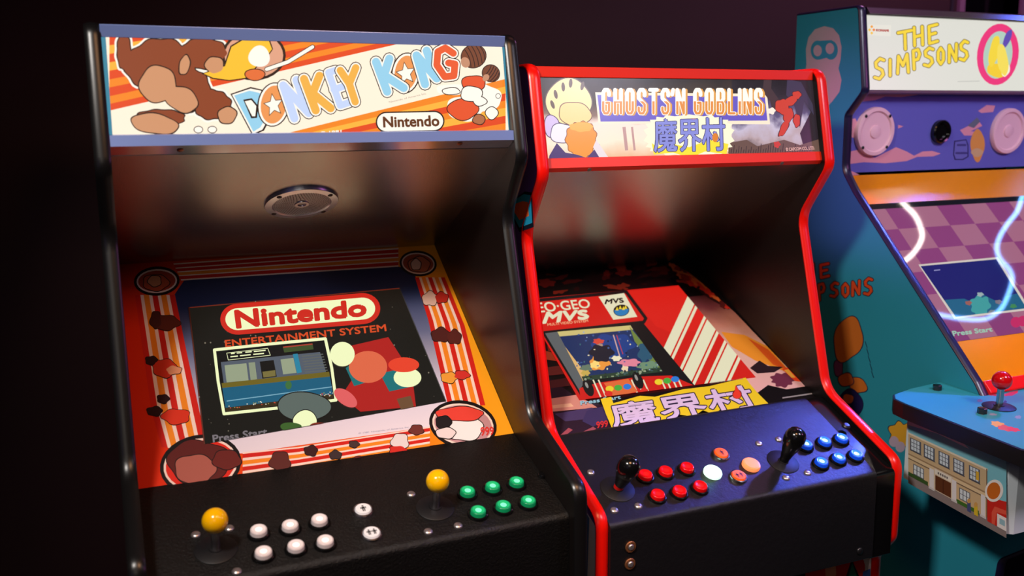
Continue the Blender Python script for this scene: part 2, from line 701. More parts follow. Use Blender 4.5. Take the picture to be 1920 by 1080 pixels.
M_WALL = pbr('dark_maroon_wall', (46, 22, 25), 0.75, spec=0.3, noise=(2.2, 0.18), bump=(60, 0.05))
M_TRIM = pbr('plum_trim', (120, 82, 104), 0.5)
struct(MB().box((-2.6, -3.2, -0.05), (3.9, YW + 0.1, 0.0), pbr('dark_floor', (38, 32, 34), 0.6, noise=(6, 0.3))).build('floor'))
struct(MB().box((-2.6, -3.2, ZC), (3.9, YW + 0.1, ZC + 0.05), pbr('dark_ceiling', (24, 20, 24), 0.8)).build('ceiling'))
XD0, XD1 = 2.545, 2.80
wb = MB()
wb.box((-2.6, YW, 0), (XD0, YW + 0.1, ZC), M_WALL)
wb.box((XD1, YW, 0), (3.9, YW + 0.1, ZC), M_WALL)
wb.box((XD0, YW, 2.45), (XD1, YW + 0.1, ZC), M_WALL)
wb.box((XD0, YW, 0), (XD1, YW + 0.1, 0.9), M_WALL)
struct(wb.build('wall_back'))
struct(MB().box((3.9, -3.2, 0), (4.0, YW + 0.1, ZC), M_WALL).build('wall_right'))
struct(MB().box((-2.7, -3.2, 0), (-2.6, YW + 0.1, ZC), M_WALL).build('wall_left'))
struct(MB().box((XD0, YW + 0.06, 0.9), (XD1, YW + 0.07, 2.45), pbr('dark_window_glass', (6, 5, 7), 0.12)).build('window_1'))
tr = MB()
for x in (XD0 - 0.022, XD1):
    tr.box((x, YW - 0.012, 0.88), (x + 0.022, YW + 0.06, 2.47), M_TRIM)
tr.box((XD0 - 0.022, YW - 0.012, 2.45), (XD1 + 0.022, YW + 0.06, 2.47), M_TRIM)
tr.box((XD0 - 0.022, YW - 0.012, 0.88), (XD1 + 0.022, YW + 0.06, 0.90), M_TRIM)
struct(tr.build('window_frame'))
struct(MB().box((XD0 - 0.052, YW - 0.004, 0.0), (XD0 - 0.040, YW, ZC), pbr('wall_groove', (30, 16, 26), 0.6)).build('trim_1'))


def neon(name, pts, mat, label):
    """A bent glass tube under the ceiling on little stand-offs."""
    P = [Vector(p) for p in pts]
    sm = []
    for i in range(len(P) - 1):
        p0, p1, p2, p3 = P[max(i - 1, 0)], P[i], P[i + 1], P[min(i + 2, len(P) - 1)]
        for k in range(6):
            t = k / 6
            sm.append(0.5 * (2 * p1 + (p2 - p0) * t + (2 * p0 - 5 * p1 + 4 * p2 - p3) * t * t + (3 * p1 - p0 - 3 * p2 + p3) * t ** 3))
    sm.append(P[-1])
    root = empty(name, P[0])
    MB().tube(sm, 0.0085, mat, 12).build('glass_tube', root, True, base=P[0])
    for q in (sm[3], sm[-4]):
        MB().box((q.x - 0.008, q.y - 0.008, q.z + 0.009), (q.x + 0.008, q.y + 0.008, ZC), M_MATTEBLACK).build('stand_off', root, base=P[0])
    return tag(root, label, 'neon light')


ZN = 2.60
M_NEON_W = pbr('white_neon', (255, 236, 225), 0.3, emit=17)
M_NEON_B = pbr('blue_neon', (110, 170, 255), 0.3, emit=20)
neon('neon_tube', [(2.83, 0.035, ZN), (2.88, -0.005, ZN), (2.93, -0.045, ZN), (2.965, -0.10, ZN), (2.97, -0.14, ZN), (2.94, -0.185, ZN), (2.89, -0.22, ZN), (2.82, -0.245, ZN)],
     M_NEON_W, 'white neon arc mirrored beside the edge of the teal cabinet screen')
neon('neon_tube', [(2.67, 0.16, ZN), (2.70, 0.09, ZN), (2.76, 0.045, ZN), (2.83, 0.055, ZN), (2.92, 0.08, ZN), (2.98, 0.14, ZN)],
     M_NEON_W, 'white neon bend mirrored as a blur on the orange strip above the screen')
neon('neon_tube', [(3.56, 0.12, ZN), (3.53, 0.03, ZN), (3.50, -0.05, ZN), (3.45, -0.10, ZN), (3.41, -0.15, ZN), (3.395, -0.20, ZN), (3.42, -0.25, ZN), (3.48, -0.30, ZN), (3.50, -0.35, ZN), (3.47, -0.43, ZN), (3.43, -0.475, ZN), (3.35, -0.50, ZN), (3.21, -0.485, ZN), (3.06, -0.45, ZN)],
     M_NEON_B, 'blue neon squiggle mirrored across the teal cabinet screen')

# ------------------------------------------------------------------ cabinet with the orange striped bezel
W1, T = 0.62, 0.02
B1 = (W1 / 2, 0.15, 0.0)
cab1 = tag(empty('arcade_cabinet', B1), 'black arcade cabinet with orange striped bezel and yellow ball joysticks', 'arcade cabinet')
path1 = fillet([(0.42, 1.762), (-0.002, 1.762), (-0.0506, 1.5625), (0.018, 1.464), (-0.086, 1.126), (-0.264, 1.062), (-0.266, 0.83), (-0.205, 0.77), (-0.205, 0.0)],
               [0.022, 0.035, 0.06, 0.06, 0.03, 0.03, 0.03])
M_SIDE1 = pbr('black_side_laminate', (20, 15, 14), 0.34, spec=0.5, bump=(300, 0.08))
side_pair(cab1, B1, path1, [(0.60, 0.0), (0.60, 1.45)], (-T, W1), T, M_SIDE1, M_BLKMOLD)
M_TOP = M_BLACK
MB().prism([(0.012, 1.744), (0.012, 1.757), (0.42, 1.757), (0.42, 1.744)], 0, W1, M_TOP).build('top_panel', cab1, base=B1)
MB().prism([(0.40, 1.744), (0.42, 1.744), (0.585, 1.45), (0.565, 1.45)], 0, W1, M_TOP).build('back_panel', cab1, base=B1)
# marquee
PM1 = Plane((-0.002, 1.749), (-0.021, 1.607))
a1 = Art(PM1, clip=[(186, 62), (948, 82), (962, 249), (203, 257)])
S = 1.08
G = lambda r, g, b, s=S: glow((r, g, b), s, rough=0.25)
WH, OR, RD, YE = G(255, 238, 214), G(242, 134, 34), G(226, 74, 30), G(252, 178, 62)
a1.add([(0, -0.002, 1.749), (W1, -0.002, 1.749), (W1, -0.021, 1.607), (0, -0.021, 1.607)], [[0, 1, 2, 3]], WH)
ly = [207.5, 195.0, 180.5, 164.0, 149.0, 132.5, 117.0, 101.0, 85.0, 66.0, 40]
ry_ = [80, 70.5, 61, 51.5, 42, 32.5, 23, 13.5, 4, -6, -16]
for i in range(10):
    a1.poly([(205, ly[i + 1]), (757, ry_[i + 1]), (757, ry_[i]), (205, ly[i])], RD if i % 2 == 0 else (OR if i < 5 else YE), 1)
rl = [253, 262, 270, 279, 287, 296, 305, 314, 323, 333]
rr = [148, 162, 175, 188.5, 202, 217, 231, 246, 262, 280]
for i in range(9):
    a1.poly([(525, rl[i]), (948, rr[i]), (948, rr[i + 1]), (525, rl[i + 1])], (OR, YE, RD)[i % 3] if i else OR, 1)
TE = G(70, 150, 178, 0.8)
a1.poly([(186, 60), (197.5, 60), (211.5, 260), (203, 260)], TE, 2)
a1.poly([(940, 70), (948, 70), (966, 260), (955, 260)], TE, 2)
# plain brown, tan and yellow shapes where the artwork stands
BK, BR, TA, CR = G(40, 22, 16), G(140, 66, 36), G(206, 146, 106), G(255, 246, 232)
for (x, y, rx, ry, m, sd) in [(232, 95, 12, 34, BR, 1), (300, 122, 64, 48, BR, 2), (382, 100, 42, 28, BR, 3), (352, 168, 40, 40, BR, 4), (398, 196, 34, 27, BR, 5)]:
    a1.blob(x, y, rx + 6, ry + 6, CR, 2, 9, 0.07, sd)
for (x, y, rx, ry, m, sd) in [(232, 95, 12, 34, BR, 1), (300, 122, 64, 48, BR, 2), (382, 100, 42, 28, BR, 3), (352, 168, 40, 40, BR, 4), (398, 196, 34, 27, BR, 5), (300, 222, 46, 16, BR, 6)]:
    a1.blob(x, y, rx, ry, m, 3, 9, 0.07, sd, line=(2.2, BK))
for (x, y, rx, ry, r) in [(296, 158, 34, 34, 20), (340, 186, 32, 22, 25), (402, 122, 17, 15, 0), (426, 216, 17, 15, -20), (290, 232, 44, 18, 8), (346, 122, 9, 18, 12)]:
    a1.blob(x, y, rx, ry, TA, 5, 5, 0.06, int(x), r, line=(2.2, BK))
for x in (372, 398):
    a1.ell(x, 243, 9, 7, BK, 5)
    a1.ell(x, 243, 7.5, 5.5, CR, 6)
PKD = G(222, 160, 130)
a1.ell(476, 104, 60, 47, BK, 2)
a1.ell(476, 104, 55, 42, PKD, 3)
YL = G(250, 190, 50)
a1.poly([(378, 138), (420, 122), (432, 86), (452, 74), (506, 74), (512, 92), (504, 104), (480, 128), (462, 148), (430, 152), (398, 148)], BK, 4)
a1.poly([(382, 138), (422, 124), (434, 88), (454, 76), (504, 76), (510, 92), (502, 103), (478, 127), (460, 146), (430, 150), (400, 146)], YL, 5)
a1.blob(486, 106, 20, 20, CR, 6, 3, 0.05, 2)
a1.blob(478, 140, 18, 10, G(226, 110, 56), 6, 3, 0.08, 5, line=(1.8, BK))
a1.line([(500, 130), (540, 116), (586, 88)], 9, BK, 6)
a1.line([(500, 130), (540, 116), (586, 88)], 6.4, CR, 7)
# title lettering
LB, LV, OY = G(150, 206, 232), G(196, 212, 246), G(240, 176, 74)
RO, OO = G(232, 92, 48), G(236, 150, 84)


def block(strokes, col, lv, w=15.5):
    a1.strokes(strokes, w, col, lv, outline=((8.5, BK), (5.2, CR)))


a1.poly([(432, 176), (470, 163), (491, 168), (505, 187), (506, 224), (495, 245), (473, 254)], BK, 2)
a1.poly([(435, 177.5), (470, 166), (489, 170), (502, 188), (503, 223), (492, 243), (474, 251)], CR, 3)
a1.poly([(439, 179), (468, 170), (486, 174), (498, 190), (498, 222), (488, 239), (475, 247)], LB, 4)
a1.poly([(456, 187), (472, 184), (484, 198), (482, 221), (471, 222)], BK, 5)
a1.poly([(459, 190), (471, 187.5), (480.5, 199), (478.5, 218), (473, 218)], CR, 6)
for (cx, cy, rx, ry) in ((513, 196, 28, 40), (761, 137, 25, 37)):
    a1.ell(cx, cy, rx + 2.5, ry + 2, BK, 6, 8)
    a1.ell(cx, cy, rx, ry, CR, 7, 8)
    a1.ell(cx, cy, rx - 4, ry - 4, OO, 8, 8)
    a1.poly(star(cx, cy + 1, 23, -100, 0.46, 0.85), BK, 9)
    a1.poly(star(cx, cy + 1, 20, -100, 0.46, 0.85), CR, 10)
block([[(531, 160), (552, 222)], [(531, 160), (579, 212)], [(556, 150), (579, 212)]], LV, 11)
block([[(570, 148), (592, 207)], [(599, 142), (586, 175)], [(586, 175), (620, 203)]], OY, 14)
block([[(616, 136), (638, 198)], [(616, 136), (629, 132)], [(626, 168), (644, 162)], [(638, 198), (655, 192)]], LV, 17, 13)
block([[(638, 132), (655, 157)], [(667, 127), (655, 157)], [(655, 157), (666, 191)]], OY, 20, 14)
block([[(705, 116), (726, 172)], [(730, 110), (720, 141)], [(720, 141), (757, 165)]], LB, 11)
block([[(781, 104), (797, 158)], [(781, 104), (819, 147)], [(800, 95), (819, 147)]], LB, 14)
block([[(850, 100), (835, 90), (821, 97), (819, 122), (834, 144), (851, 142), (853, 120), (841, 118)]], RO, 17, 13)
a1.text('TM', [(856, 81), (863, 81.4), (863, 85), (856, 84.6)], BK, 12, 0.2)
a1.text('Nintendo of America Inc.', [(729, 190), (799, 173.5), (800, 176.5), (730, 193)], G(150, 130, 120), 12)
a1.text('© 1981', [(600, 247), (640, 243.5), (640, 248), (600, 251.5)], CR, 4, 0.3)
# maker's pill
for g, m, lv in ((0, BK, 21), (2.6, CR, 22)):
    hgt = 19.5 - g
    pts = []
    for cx, cy, a0 in ((814, 227, -90), (724, 229, 90)):
        pts += [(cx + hgt * math.cos(math.radians(a0 + k * 12)), cy + hgt * math.sin(math.radians(a0 + k * 12))) for k in range(16)]
    a1.poly(pts, m, lv)
a1.text('Nintendo', [(718.5, 219.5), (822, 216.5), (823.5, 236), (719.5, 238.5)], G(96, 52, 24), 23, 0.95)
# barrels
for (cx, cy, rx, ry, rot) in ((888, 105.5, 23, 21, -20), (920.5, 137.5, 16, 15, 35)):
    a1.ell(cx, cy, rx + 1.6, ry + 1.6, BK, 12, rot)
    a1.ell(cx, cy, rx, ry, G(120, 66, 40), 13, rot)
    for k in (-0.5, -0.2, 0.12, 0.45, 0.75):
        c, s_ = math.cos(math.radians(rot)), math.sin(math.radians(rot))
        pts = []
        for j in range(-4, 5):
            q = j / 4 * math.sqrt(max(0, 1 - k * k)) * 0.95
            x, y = rx * (k + 0.12 * (1 - (j / 4) ** 2)), ry * q
            pts.append((cx + c * x - s_ * y, cy + s_ * x + c * y))
        a1.line(pts, 1.5, BK, 14, joints=False)
    a1.ell(cx - rx * 0.72 * c, cy + ry * 0.55, rx * 0.36, ry * 0.48, G(196, 140, 108), 15, rot)
# plain red and cream shapes at the right end
RR = G(228, 84, 42)
for (x, y, rx, ry, m, lv, sd) in [(872, 203, 34, 24, CR, 12, 3), (906, 184, 34, 26, CR, 12, 5), (848, 168, 30, 10, CR, 12, 4)]:
    a1.blob(x, y, rx, ry, m, lv, 5, 0.08, sd)
for (x, y, rx, ry, m, lv, sd) in [(868, 205, 28, 19, RR, 13, 3), (888, 156, 22, 14, RR, 13, 6), (884, 176, 20, 14, CR, 15, 5), (922, 212, 11, 11, CR, 13, 8), (900, 190, 12, 8, CR, 15, 1), (898, 224, 11, 9, G(176, 108, 70), 15, 9), (846, 171, 16, 6, CR, 13, 2)]:
    a1.blob(x, y, rx, ry, m, lv, 4, 0.07, sd, line=(1.6, BK))
a1.ell(934, 180, 5, 5, BK, 12)
a1.ell(934, 180, 4, 4, CR, 13)
mq = a1.build('marquee', cab1, base=B1, fix=False)
lab(mq, 'backlit orange and white title panel')
# marquee rails
r = MB().prism([(-0.004, 1.7445), (-0.0068, 1.762), (0.012, 1.764), (0.012, 1.757), (0.002, 1.7445)], 0, W1, M_RAIL)
lab(r.build('marquee_rail', cab1, base=B1, bevel=0.0008), 'pale blue metal strip above the title panel')
r = MB().prism([(-0.0215, 1.6085), (-0.040, 1.6075), (-0.0425, 1.592), (-0.0410, 1.592), (-0.0385, 1.6055), (-0.0215, 1.6065)], 0.001, W1 - 0.001, M_RAIL)
r.prism([(-0.0425, 1.592), (-0.0175, 1.5790), (-0.0165, 1.5805), (-0.0410, 1.5935)], 0.001, W1 - 0.001, M_LIP)
lr = lab(r.build('marquee_rail', cab1, base=B1), 'pale blue metal lip under the title panel')
PL1 = Plane((-0.0425, 1.592), (-0.0175, 1.5790))
for p in ((338, 281), (862, 269)):
    make_screw(lr, pose(PL1, p, B1), pbr('copper_screw', (150, 96, 70), 0.35, 0.9), 0.0048)
# speaker panel and grille
PS1 = Plane((-0.0170, 1.5780), (0.390, 1.3665))
slab((-0.0170, 1.5780), (0.390, 1.3655), 0.012, 0, W1, M_PANEL).build('speaker_panel', cab1, base=B1)
gm = pose(PS1, (566, 383), B1, 0.006)
gr = MB()
R_ = 0.0635
gr.lathe([(R_, 0.0), (R_, 0.0045), (R_ * 0.985, 0.0062), (R_ * 0.80, 0.0072), (R_ * 0.78, 0.0062), (R_ * 0.765, 0.0052)], pbr('grille_frame', (214, 220, 236), 0.3, 0.8), 56)
M_GRILLE = pbr('grille_mesh', (214, 210, 220), 0.32, 0.85)
M_HOLE = pbr('grille_hole', (8, 7, 9), 0.8)
gr.lathe([(R_ * 0.766, 0.0052), (R_ * 0.2, 0.0048), (R_ * 0.19, 0.0072), (R_ * 0.12, 0.0072), (R_ * 0.11, 0.0052), (0, 0.0052)], M_GRILLE, 48)
g = gr.build('speaker_grille', cab1, True, matrix=gm)
lab(g, 'round pale metal speaker grille')
hl = MB()
for ring_ in range(11):
    rr_ = R_ * (0.26 + 0.047 * ring_)
    n = int(14 + ring_ * 5)
    for k in range(n):
        a = 2 * math.pi * (k + 0.5 * (ring_ % 2)) / n
        q = 0.0009
        hl.add([(rr_ * math.cos(a) + q * math.cos(b), rr_ * math.sin(a) + q * math.sin(b), 0.00545) for b in (0, 1.05, 2.09, 3.14, 4.19, 5.24)], [[0, 1, 2, 3, 4, 5]], M_HOLE)
hl.build('perforation', g, matrix=I4, fix=False)
for a in (40, 140, 220, 320):
    make_screw(g, Matrix.Translation((R_ * 0.885 * math.cos(math.radians(a)), R_ * 0.885 * math.sin(math.radians(a)), 0.0062)), pbr('dark_screw', (38, 28, 30), 0.4, 0.7), 0.0045)

# bezel
PB1 = Plane((0.387, 1.367), (-0.027, 1.081))
bz = slab((0.390, 1.369), (-0.036, 1.0748), 0.006, 0.0005, W1 - 0.0005,
          ramp_mat('bezel_orange', [(0, (214, 40, 8)), (0.12, (224, 52, 12)), (0.6, (236, 100, 16)), (1, (250, 166, 28))], 0, -0.31, 0.31, rough=0.4))
b1 = Art(PB1, clip=[(206, 440), (840, 440), (985, 860), (240, 960)])
b1.v, b1.f, b1.mi, b1.mats = bz.v, bz.f, bz.mi, bz.mats
I = ink
iR, iW, iO, iBK = I((206, 34, 24)), I((244, 216, 204)), I((240, 136, 32)), I((20, 14, 16))


def band(pa, pb, lv, cols=(0, 1, 2, 1, 0, 1, 2, 1, 0), ws=(2, 1.2, 2, 1.2, 2, 1.2, 2, 1.2, 2)):
    """Parallel stripes between two guide polylines."""
    tot = sum(ws)
    acc = 0
    for c, w in zip(cols, ws):
        t0, t1 = acc / tot, (acc + w) / tot
        acc += w
        A = [(p[0] + (q[0] - p[0]) * t0, p[1] + (q[1] - p[1]) * t0) for p, q in zip(pa, pb)]
        Bq = [(p[0] + (q[0] - p[0]) * t1, p[1] + (q[1] - p[1]) * t1) for p, q in zip(pa, pb)]
        for i in range(len(A) - 1):
            b1.poly([A[i], A[i + 1], Bq[i + 1], Bq[i]], (iR, iW, iO)[c], lv)


b1.poly([(322, 560), (345, 526), (420, 520), (747, 500), (772, 505), (782, 524), (806, 600), (842, 760), (806, 800), (455, 850), (390, 850), (376, 780)],
        ramp_mat('bezel_blue_fade', [(0, (236, 224, 232)), (0.22, (214, 206, 226)), (0.55, (104, 112, 150)), (0.8, (30, 48, 96)), (1, (24, 38, 78))], 2, 1.09, 1.345, rough=0.4), 1)
band([(253, 553), (268, 660), (284, 771), (303, 838)], [(328, 553), (350, 660), (374, 771), (390, 850)], 2)
band([(325, 494), (530, 479), (747, 465)], [(340, 526), (530, 514), (747, 500)], 2, cols=(1, 0, 1, 0, 1, 2, 1, 0, 1), ws=(1, 2.4, .8, 2.2, .8, 2.2, .8, 2.4, 1))
band([(778, 520), (803, 600), (840, 760)], [(834, 520), (871, 610), (910, 760)], 2)
band([(455, 848), (560, 838), (806, 800)], [(455, 899), (560, 882), (806, 840)], 2, cols=(1, 0, 1, 2, 1, 0, 1, 2, 1), ws=(.8, 2.1, 1.3, 2.1, 1, 2.1, 1.3, 2.1, .8))
# round medallions
for (cx, cy, rx, ry, w, rot, fill, bits) in [
        (294, 527, 43, 27.5, 5, -3, I((176, 62, 38)), [(292, 530, 24, 15, (196, 84, 52)), (290, 527, 12, 10, (214, 140, 96))]),
        (784, 494, 35, 24, 4, 6, I((178, 78, 50)), [(786, 496, 20, 14, (196, 106, 76)), (780, 496, 9, 10, (226, 186, 166))]),
        (376, 871, 77, 56, 7, -10, I((220, 40, 26)), [(372, 866, 58, 40, (92, 30, 28)), (366, 880, 38, 28, (170, 92, 80)), (425, 862, 26, 18, (104, 34, 30))]),
        (868, 796, 64, 45, 6, 10, I((190, 140, 146)), [(868, 802, 38, 24, (240, 232, 232)), (862, 776, 44, 13, (222, 66, 54)), (832, 792, 14, 12, (30, 24, 28)), (836, 812, 18, 10, (230, 214, 214))])]:
    b1.ell(cx, cy, rx, ry, iBK, 4, rot)
    b1.ell(cx, cy, rx - w, ry - w, iW, 5, rot)
    b1.ell(cx, cy, rx - w * 1.6, ry - w * 1.6, fill, 6, rot)
    for k, (x, y, a, c, col) in enumerate(bits):
        b1.blob(x, y, a, c, I(col), 7 + 2 * k, 5, 0.09, k + int(cx), line=(1.6, iBK))
b1.text('999', [(901, 801), (925, 800), (926, 815), (902, 817)], glow((240, 50, 40), 0.9), 14, 0.4)  # glowing digits stand in for a counter's reflection in the bezel
# little figures on the stripes: plain rounded shapes
for (x, y, rx, ry, col, sd) in [(312, 605, 24, 14, (92, 38, 28), 1), (292, 600, 10, 16, (70, 30, 26), 2), (308, 690, 22, 17, (204, 52, 30), 3), (284, 676, 11, 8, (52, 22, 24), 4),
                                (326, 694, 14, 8, (226, 150, 110), 5), (330, 781, 26, 14, (214, 52, 30), 6), (290, 771, 14, 8.5, (48, 20, 24), 7), (306, 748, 11, 8, (48, 20, 24), 8),
                                (806, 560, 14, 13, (226, 190, 176), 9), (828, 558, 12, 10, (190, 44, 34), 10), (826, 628, 17, 13, (80, 34, 32), 11), (852, 632, 13, 13, (88, 36, 32), 12),
                                (842, 708, 15, 10, (236, 160, 60), 13), (866, 703, 14, 8, (206, 50, 44), 14), (525, 865, 19, 18, (92, 40, 36), 15), (583, 845, 12, 9.5, (58, 26, 28), 16),
                                (629, 853, 11, 8, (60, 44, 46), 17), (664, 833, 9, 6, (70, 50, 50), 18), (676, 862, 16, 6, (110, 34, 36), 19), (750, 828, 16, 15, (226, 214, 214), 20), (746, 844, 16, 8, (206, 44, 36), 21), (781, 806, 13, 9, (110, 50, 44), 22)]:
    b1.blob(x, y, rx, ry, I(col), 8, 5, 0.14, sd, line=(1.2, iBK))
b1.text('© 1981 Nintendo of America Inc.', [(672, 811), (768, 799), (768, 802), (672, 814)], I((150, 150, 180)), 3)
lab(b1.build('bezel', cab1, base=B1, fix=False), 'orange bezel print with red and white stripes and round medallions')

# screen, a hand deep behind nothing but the acrylic: drawn a hair above the bezel board
scr = [(353, 576), (750, 539.5), (837, 752), (382, 833)]
s1 = Art(PB1, clip=scr, h0=0.0012)
Z = lambda r, g, b, s=1.0: glow((r, g, b), s, rough=0.16)
SB = Z(20, 19, 15)
s1.poly(scr, SB, 0)
s1.line([(353, 576), (750, 539.5)], 4, I((196, 96, 72)), 1, joints=False)
s1.line([(353, 576), (382, 833)], 5, I((96, 50, 40)), 1, joints=False)
s1.line([(750, 539.5), (837, 752)], 3, I((70, 74, 80)), 1, joints=False)
CRM, RDS, ORS = Z(238, 244, 190, 1.05), Z(206, 40, 26), Z(214, 74, 32)


def pill(cx0, cy0, cx1, cy1, rx, ry, m, lv):
    pts = []
    for cx, cy, a0 in ((cx1, cy1, -90), (cx0, cy0, 90)):
        pts += [(cx + rx * math.cos(math.radians(a0 + k * 12 - 4)), cy + ry * math.sin(math.radians(a0 + k * 12 - 4))) for k in range(16)]
    s1.poly(pts, m, lv)


pill(446, 598.5, 680, 578.5, 33, 29, RDS, 2)
pill(446, 598.5, 680, 578.5, 23.5, 20.5, CRM, 3)
s1.text('Nintendo', [(441, 583.5), (684, 562.5), (686, 591), (445, 614.5)], RDS, 4, 2.4)
s1.text('ENTERTAINMENT SYSTEM', [(421.5, 638), (722.5, 608), (724.5, 620.5), (423, 650.5)], ORS, 3, 0.5)
fr = [(402, 656), (505, 645), (610, 635), (622, 690), (630, 750), (530, 764), (420, 776), (409, 715)]
s1.poly(fr, Z(12, 13, 14), 2)
s1.line(fr + [fr[0]], 5.5, CRM, 3)
s1.clip = [(406, 660), (607, 638.5), (626, 748), (424, 772)]
s1.poly([(414, 679), (560, 664), (600, 660), (612, 700), (420, 722)], Z(84, 92, 104), 3)
s1.poly([(421, 685), (462, 681), (466, 713), (425, 717)], Z(150, 160, 132), 4)
s1.poly([(466, 680), (478, 679), (482, 711), (470, 713)], Z(140, 150, 124), 4)
s1.poly([(487, 678), (513, 675), (519, 706), (492, 710)], Z(16, 16, 14), 4)
s1.poly([(492, 697), (516, 694), (517, 705), (494, 708)], Z(120, 110, 60), 5)
s1.poly([(526, 674), (550, 671), (556, 699), (531, 702)], Z(150, 160, 132), 4)
s1.poly([(549, 664), (558, 663), (566, 698), (557, 700)], Z(40, 130, 160), 5)
for k in range(7):
    s1.line([(566 + k, 668 + 5 * k), (606 + k * 1.4, 664 + 5 * k)], 1.8, Z(96, 100, 96), 5, joints=False)
s1.poly([(410, 719), (625, 696), (628, 705), (412, 728)], Z(110, 96, 30), 4)
s1.poly([(412, 728), (628, 705), (634, 740), (420, 765)], Z(24, 92, 122), 4)
s1.line([(425, 752), (632, 724)], 1.8, Z(120, 170, 190), 5, joints=False)
s1.poly([(420, 765), (634, 738), (640, 760), (424, 778)], Z(56, 42, 22), 5)
rnd = random.Random(3)
for k in range(60):
    t = rnd.random()
    s1.ell(428 + 200 * t, 764 - 27 * t + rnd.uniform(-3, 4), 1.3, 1.1, Z(*rnd.choice([(220, 200, 150), (200, 70, 50), (230, 230, 210), (150, 150, 80)])), 6, n=6)
hud = [(425, 662), (502, 653), (507, 666), (428, 675)]
s1.line(hud + [hud[0]], 1.0, CRM, 4, joints=False)
for (x0, x1, y) in [(433, 440, 663), (444, 454, 662), (460, 472, 660.5), (476, 498, 659), (432, 446, 669), (450, 470, 667), (475, 495, 664.5)]:
    s1.line([(x0, y), (x1, y - (x1 - x0) * 0.1)], 2.2, CRM, 4, joints=False)
s1.poly([(530, 650), (586, 644), (588, 655), (533, 661)], Z(60, 78, 40), 4)
s1.line([(531, 651), (586, 645)], 2.4, Z(170, 60, 46), 5, joints=False)
s1.ell(541, 722, 6, 8, Z(60, 110, 60), 6)
s1.clip = scr
# plain shapes in the colours of the picture
dk = Z(22, 20, 16)
s1.blob(570, 762, 48, 27, Z(92, 104, 98), 7, 2, 0.06, 1, line=(2, dk))
s1.blob(572, 787, 22, 17, CRM, 9, 3, 0.05, 2, line=(1.6, dk))
for x, c in ((545, (60, 96, 40)), (600, (130, 40, 26))):
    s1.blob(x, 800, 20, 8, Z(*c), 11, 3, 0.05, 3)
RDP, RDQ, TLP = Z(176, 30, 26), Z(198, 44, 34), Z(24, 112, 116)
s1.poly([(650, 650), (728, 632), (772, 700), (780, 762), (676, 772), (640, 742), (660, 712)], RDP, 7)
s1.poly([(648, 690), (668, 676), (690, 716), (664, 724)], TLP, 8)
s1.poly([(712, 700), (760, 690), (768, 726), (730, 734)], TLP, 8)
s1.ell(690, 688, 36, 30, Z(224, 104, 70), 9)
s1.ell(642, 664, 23, 23, CRM, 11)
s1.ell(764, 708, 26, 18, CRM, 11)
s1.ell(757, 684, 29, 14, Z(232, 66, 40), 12)
s1.ell(648, 746, 25, 13, Z(226, 96, 96), 12, 36)
s1.poly([(744, 748), (770, 742), (776, 762), (752, 768)], Z(110, 76, 50), 9)
for k in range(46):
    x, y = rnd.uniform(372, 820), rnd.uniform(560, 815)
    q = rnd.uniform(0.6, 1.8)
    s1.ell(x, y, q, q, Z(120, 112, 96), 1, n=6)
PG = Z(120, 112, 116)
s1.text('Press Start', [(398.5, 816), (500, 802.5), (501, 816), (400, 829.5)], PG, 3, 0.6)
s1.text('Press Start', [(729, 771), (816, 758.5), (818, 768), (731, 781)], Z(92, 88, 92), 3, 0.5)
lab(s1.build('screen', cab1, base=B1, fix=False), 'lit screen with cream and red logo pill')

# control panel
PC1 = Plane((-0.025, 1.0812), (-0.245, 1.0135))
pc = fillet([(0.02, 1.06), (-0.0235, 1.0815), (-0.246, 1.0132), (-0.2465, 0.80), (-0.18, 0.80)], [0.004, 0.013, 0.004], 8)
lab(MB().prism(pc + [(0.02, 0.80)], 0.0005, W1 - 0.0005, M_LEATHER).build('control_panel', cab1, True, base=B1), 'black leatherette console')
MB().prism([(-0.20, 0.0), (-0.20, 0.80), (-0.18, 0.80), (-0.18, 0.0)], 0, W1, M_BLACK).build('front_panel', cab1, base=B1)
M_WCAP = (pbr('white_button_cap', (206, 192, 192), 0.3, emit=0.14), pbr('white_cap_dish', (216, 204, 202), 0.3, emit=0.34), pbr('white_cap_lamp_spot', (255, 250, 242), 0.3, emit=0.5))
M_GCAP = (pbr('green_button_cap', (10, 128, 78), 0.22, emit=0.35), pbr('green_cap_dish', (24, 164, 100), 0.22, emit=0.5), pbr('green_cap_lamp_spot', (110, 232, 176), 0.22, emit=0.75))
M_SCAP = pbr('start_cap', (226, 224, 226), 0.35, emit=0.2)  # slight emission added to brighten the caps


def person_icon(dx, k=1.0):
    def sq(x0, y0, x1, y1):
        return [(dx + x0 * k, y0 * k), (dx + x1 * k, y0 * k), (dx + x1 * k, y1 * k), (dx + x0 * k, y1 * k)]
    out = [[(dx + 0.13 * k * math.cos(a), 0.42 * k + 0.13 * k * math.sin(a)) for a in [i * math.pi / 5 for i in range(10)]]]
    out += [sq(-0.2, -0.1, 0.2, 0.25), sq(-0.17, -0.6, -0.03, -0.1), sq(0.03, -0.6, 0.17, -0.1), sq(-0.36, -0.1, -0.25, 0.22), sq(0.25, -0.1, 0.36, 0.22)]
    return out


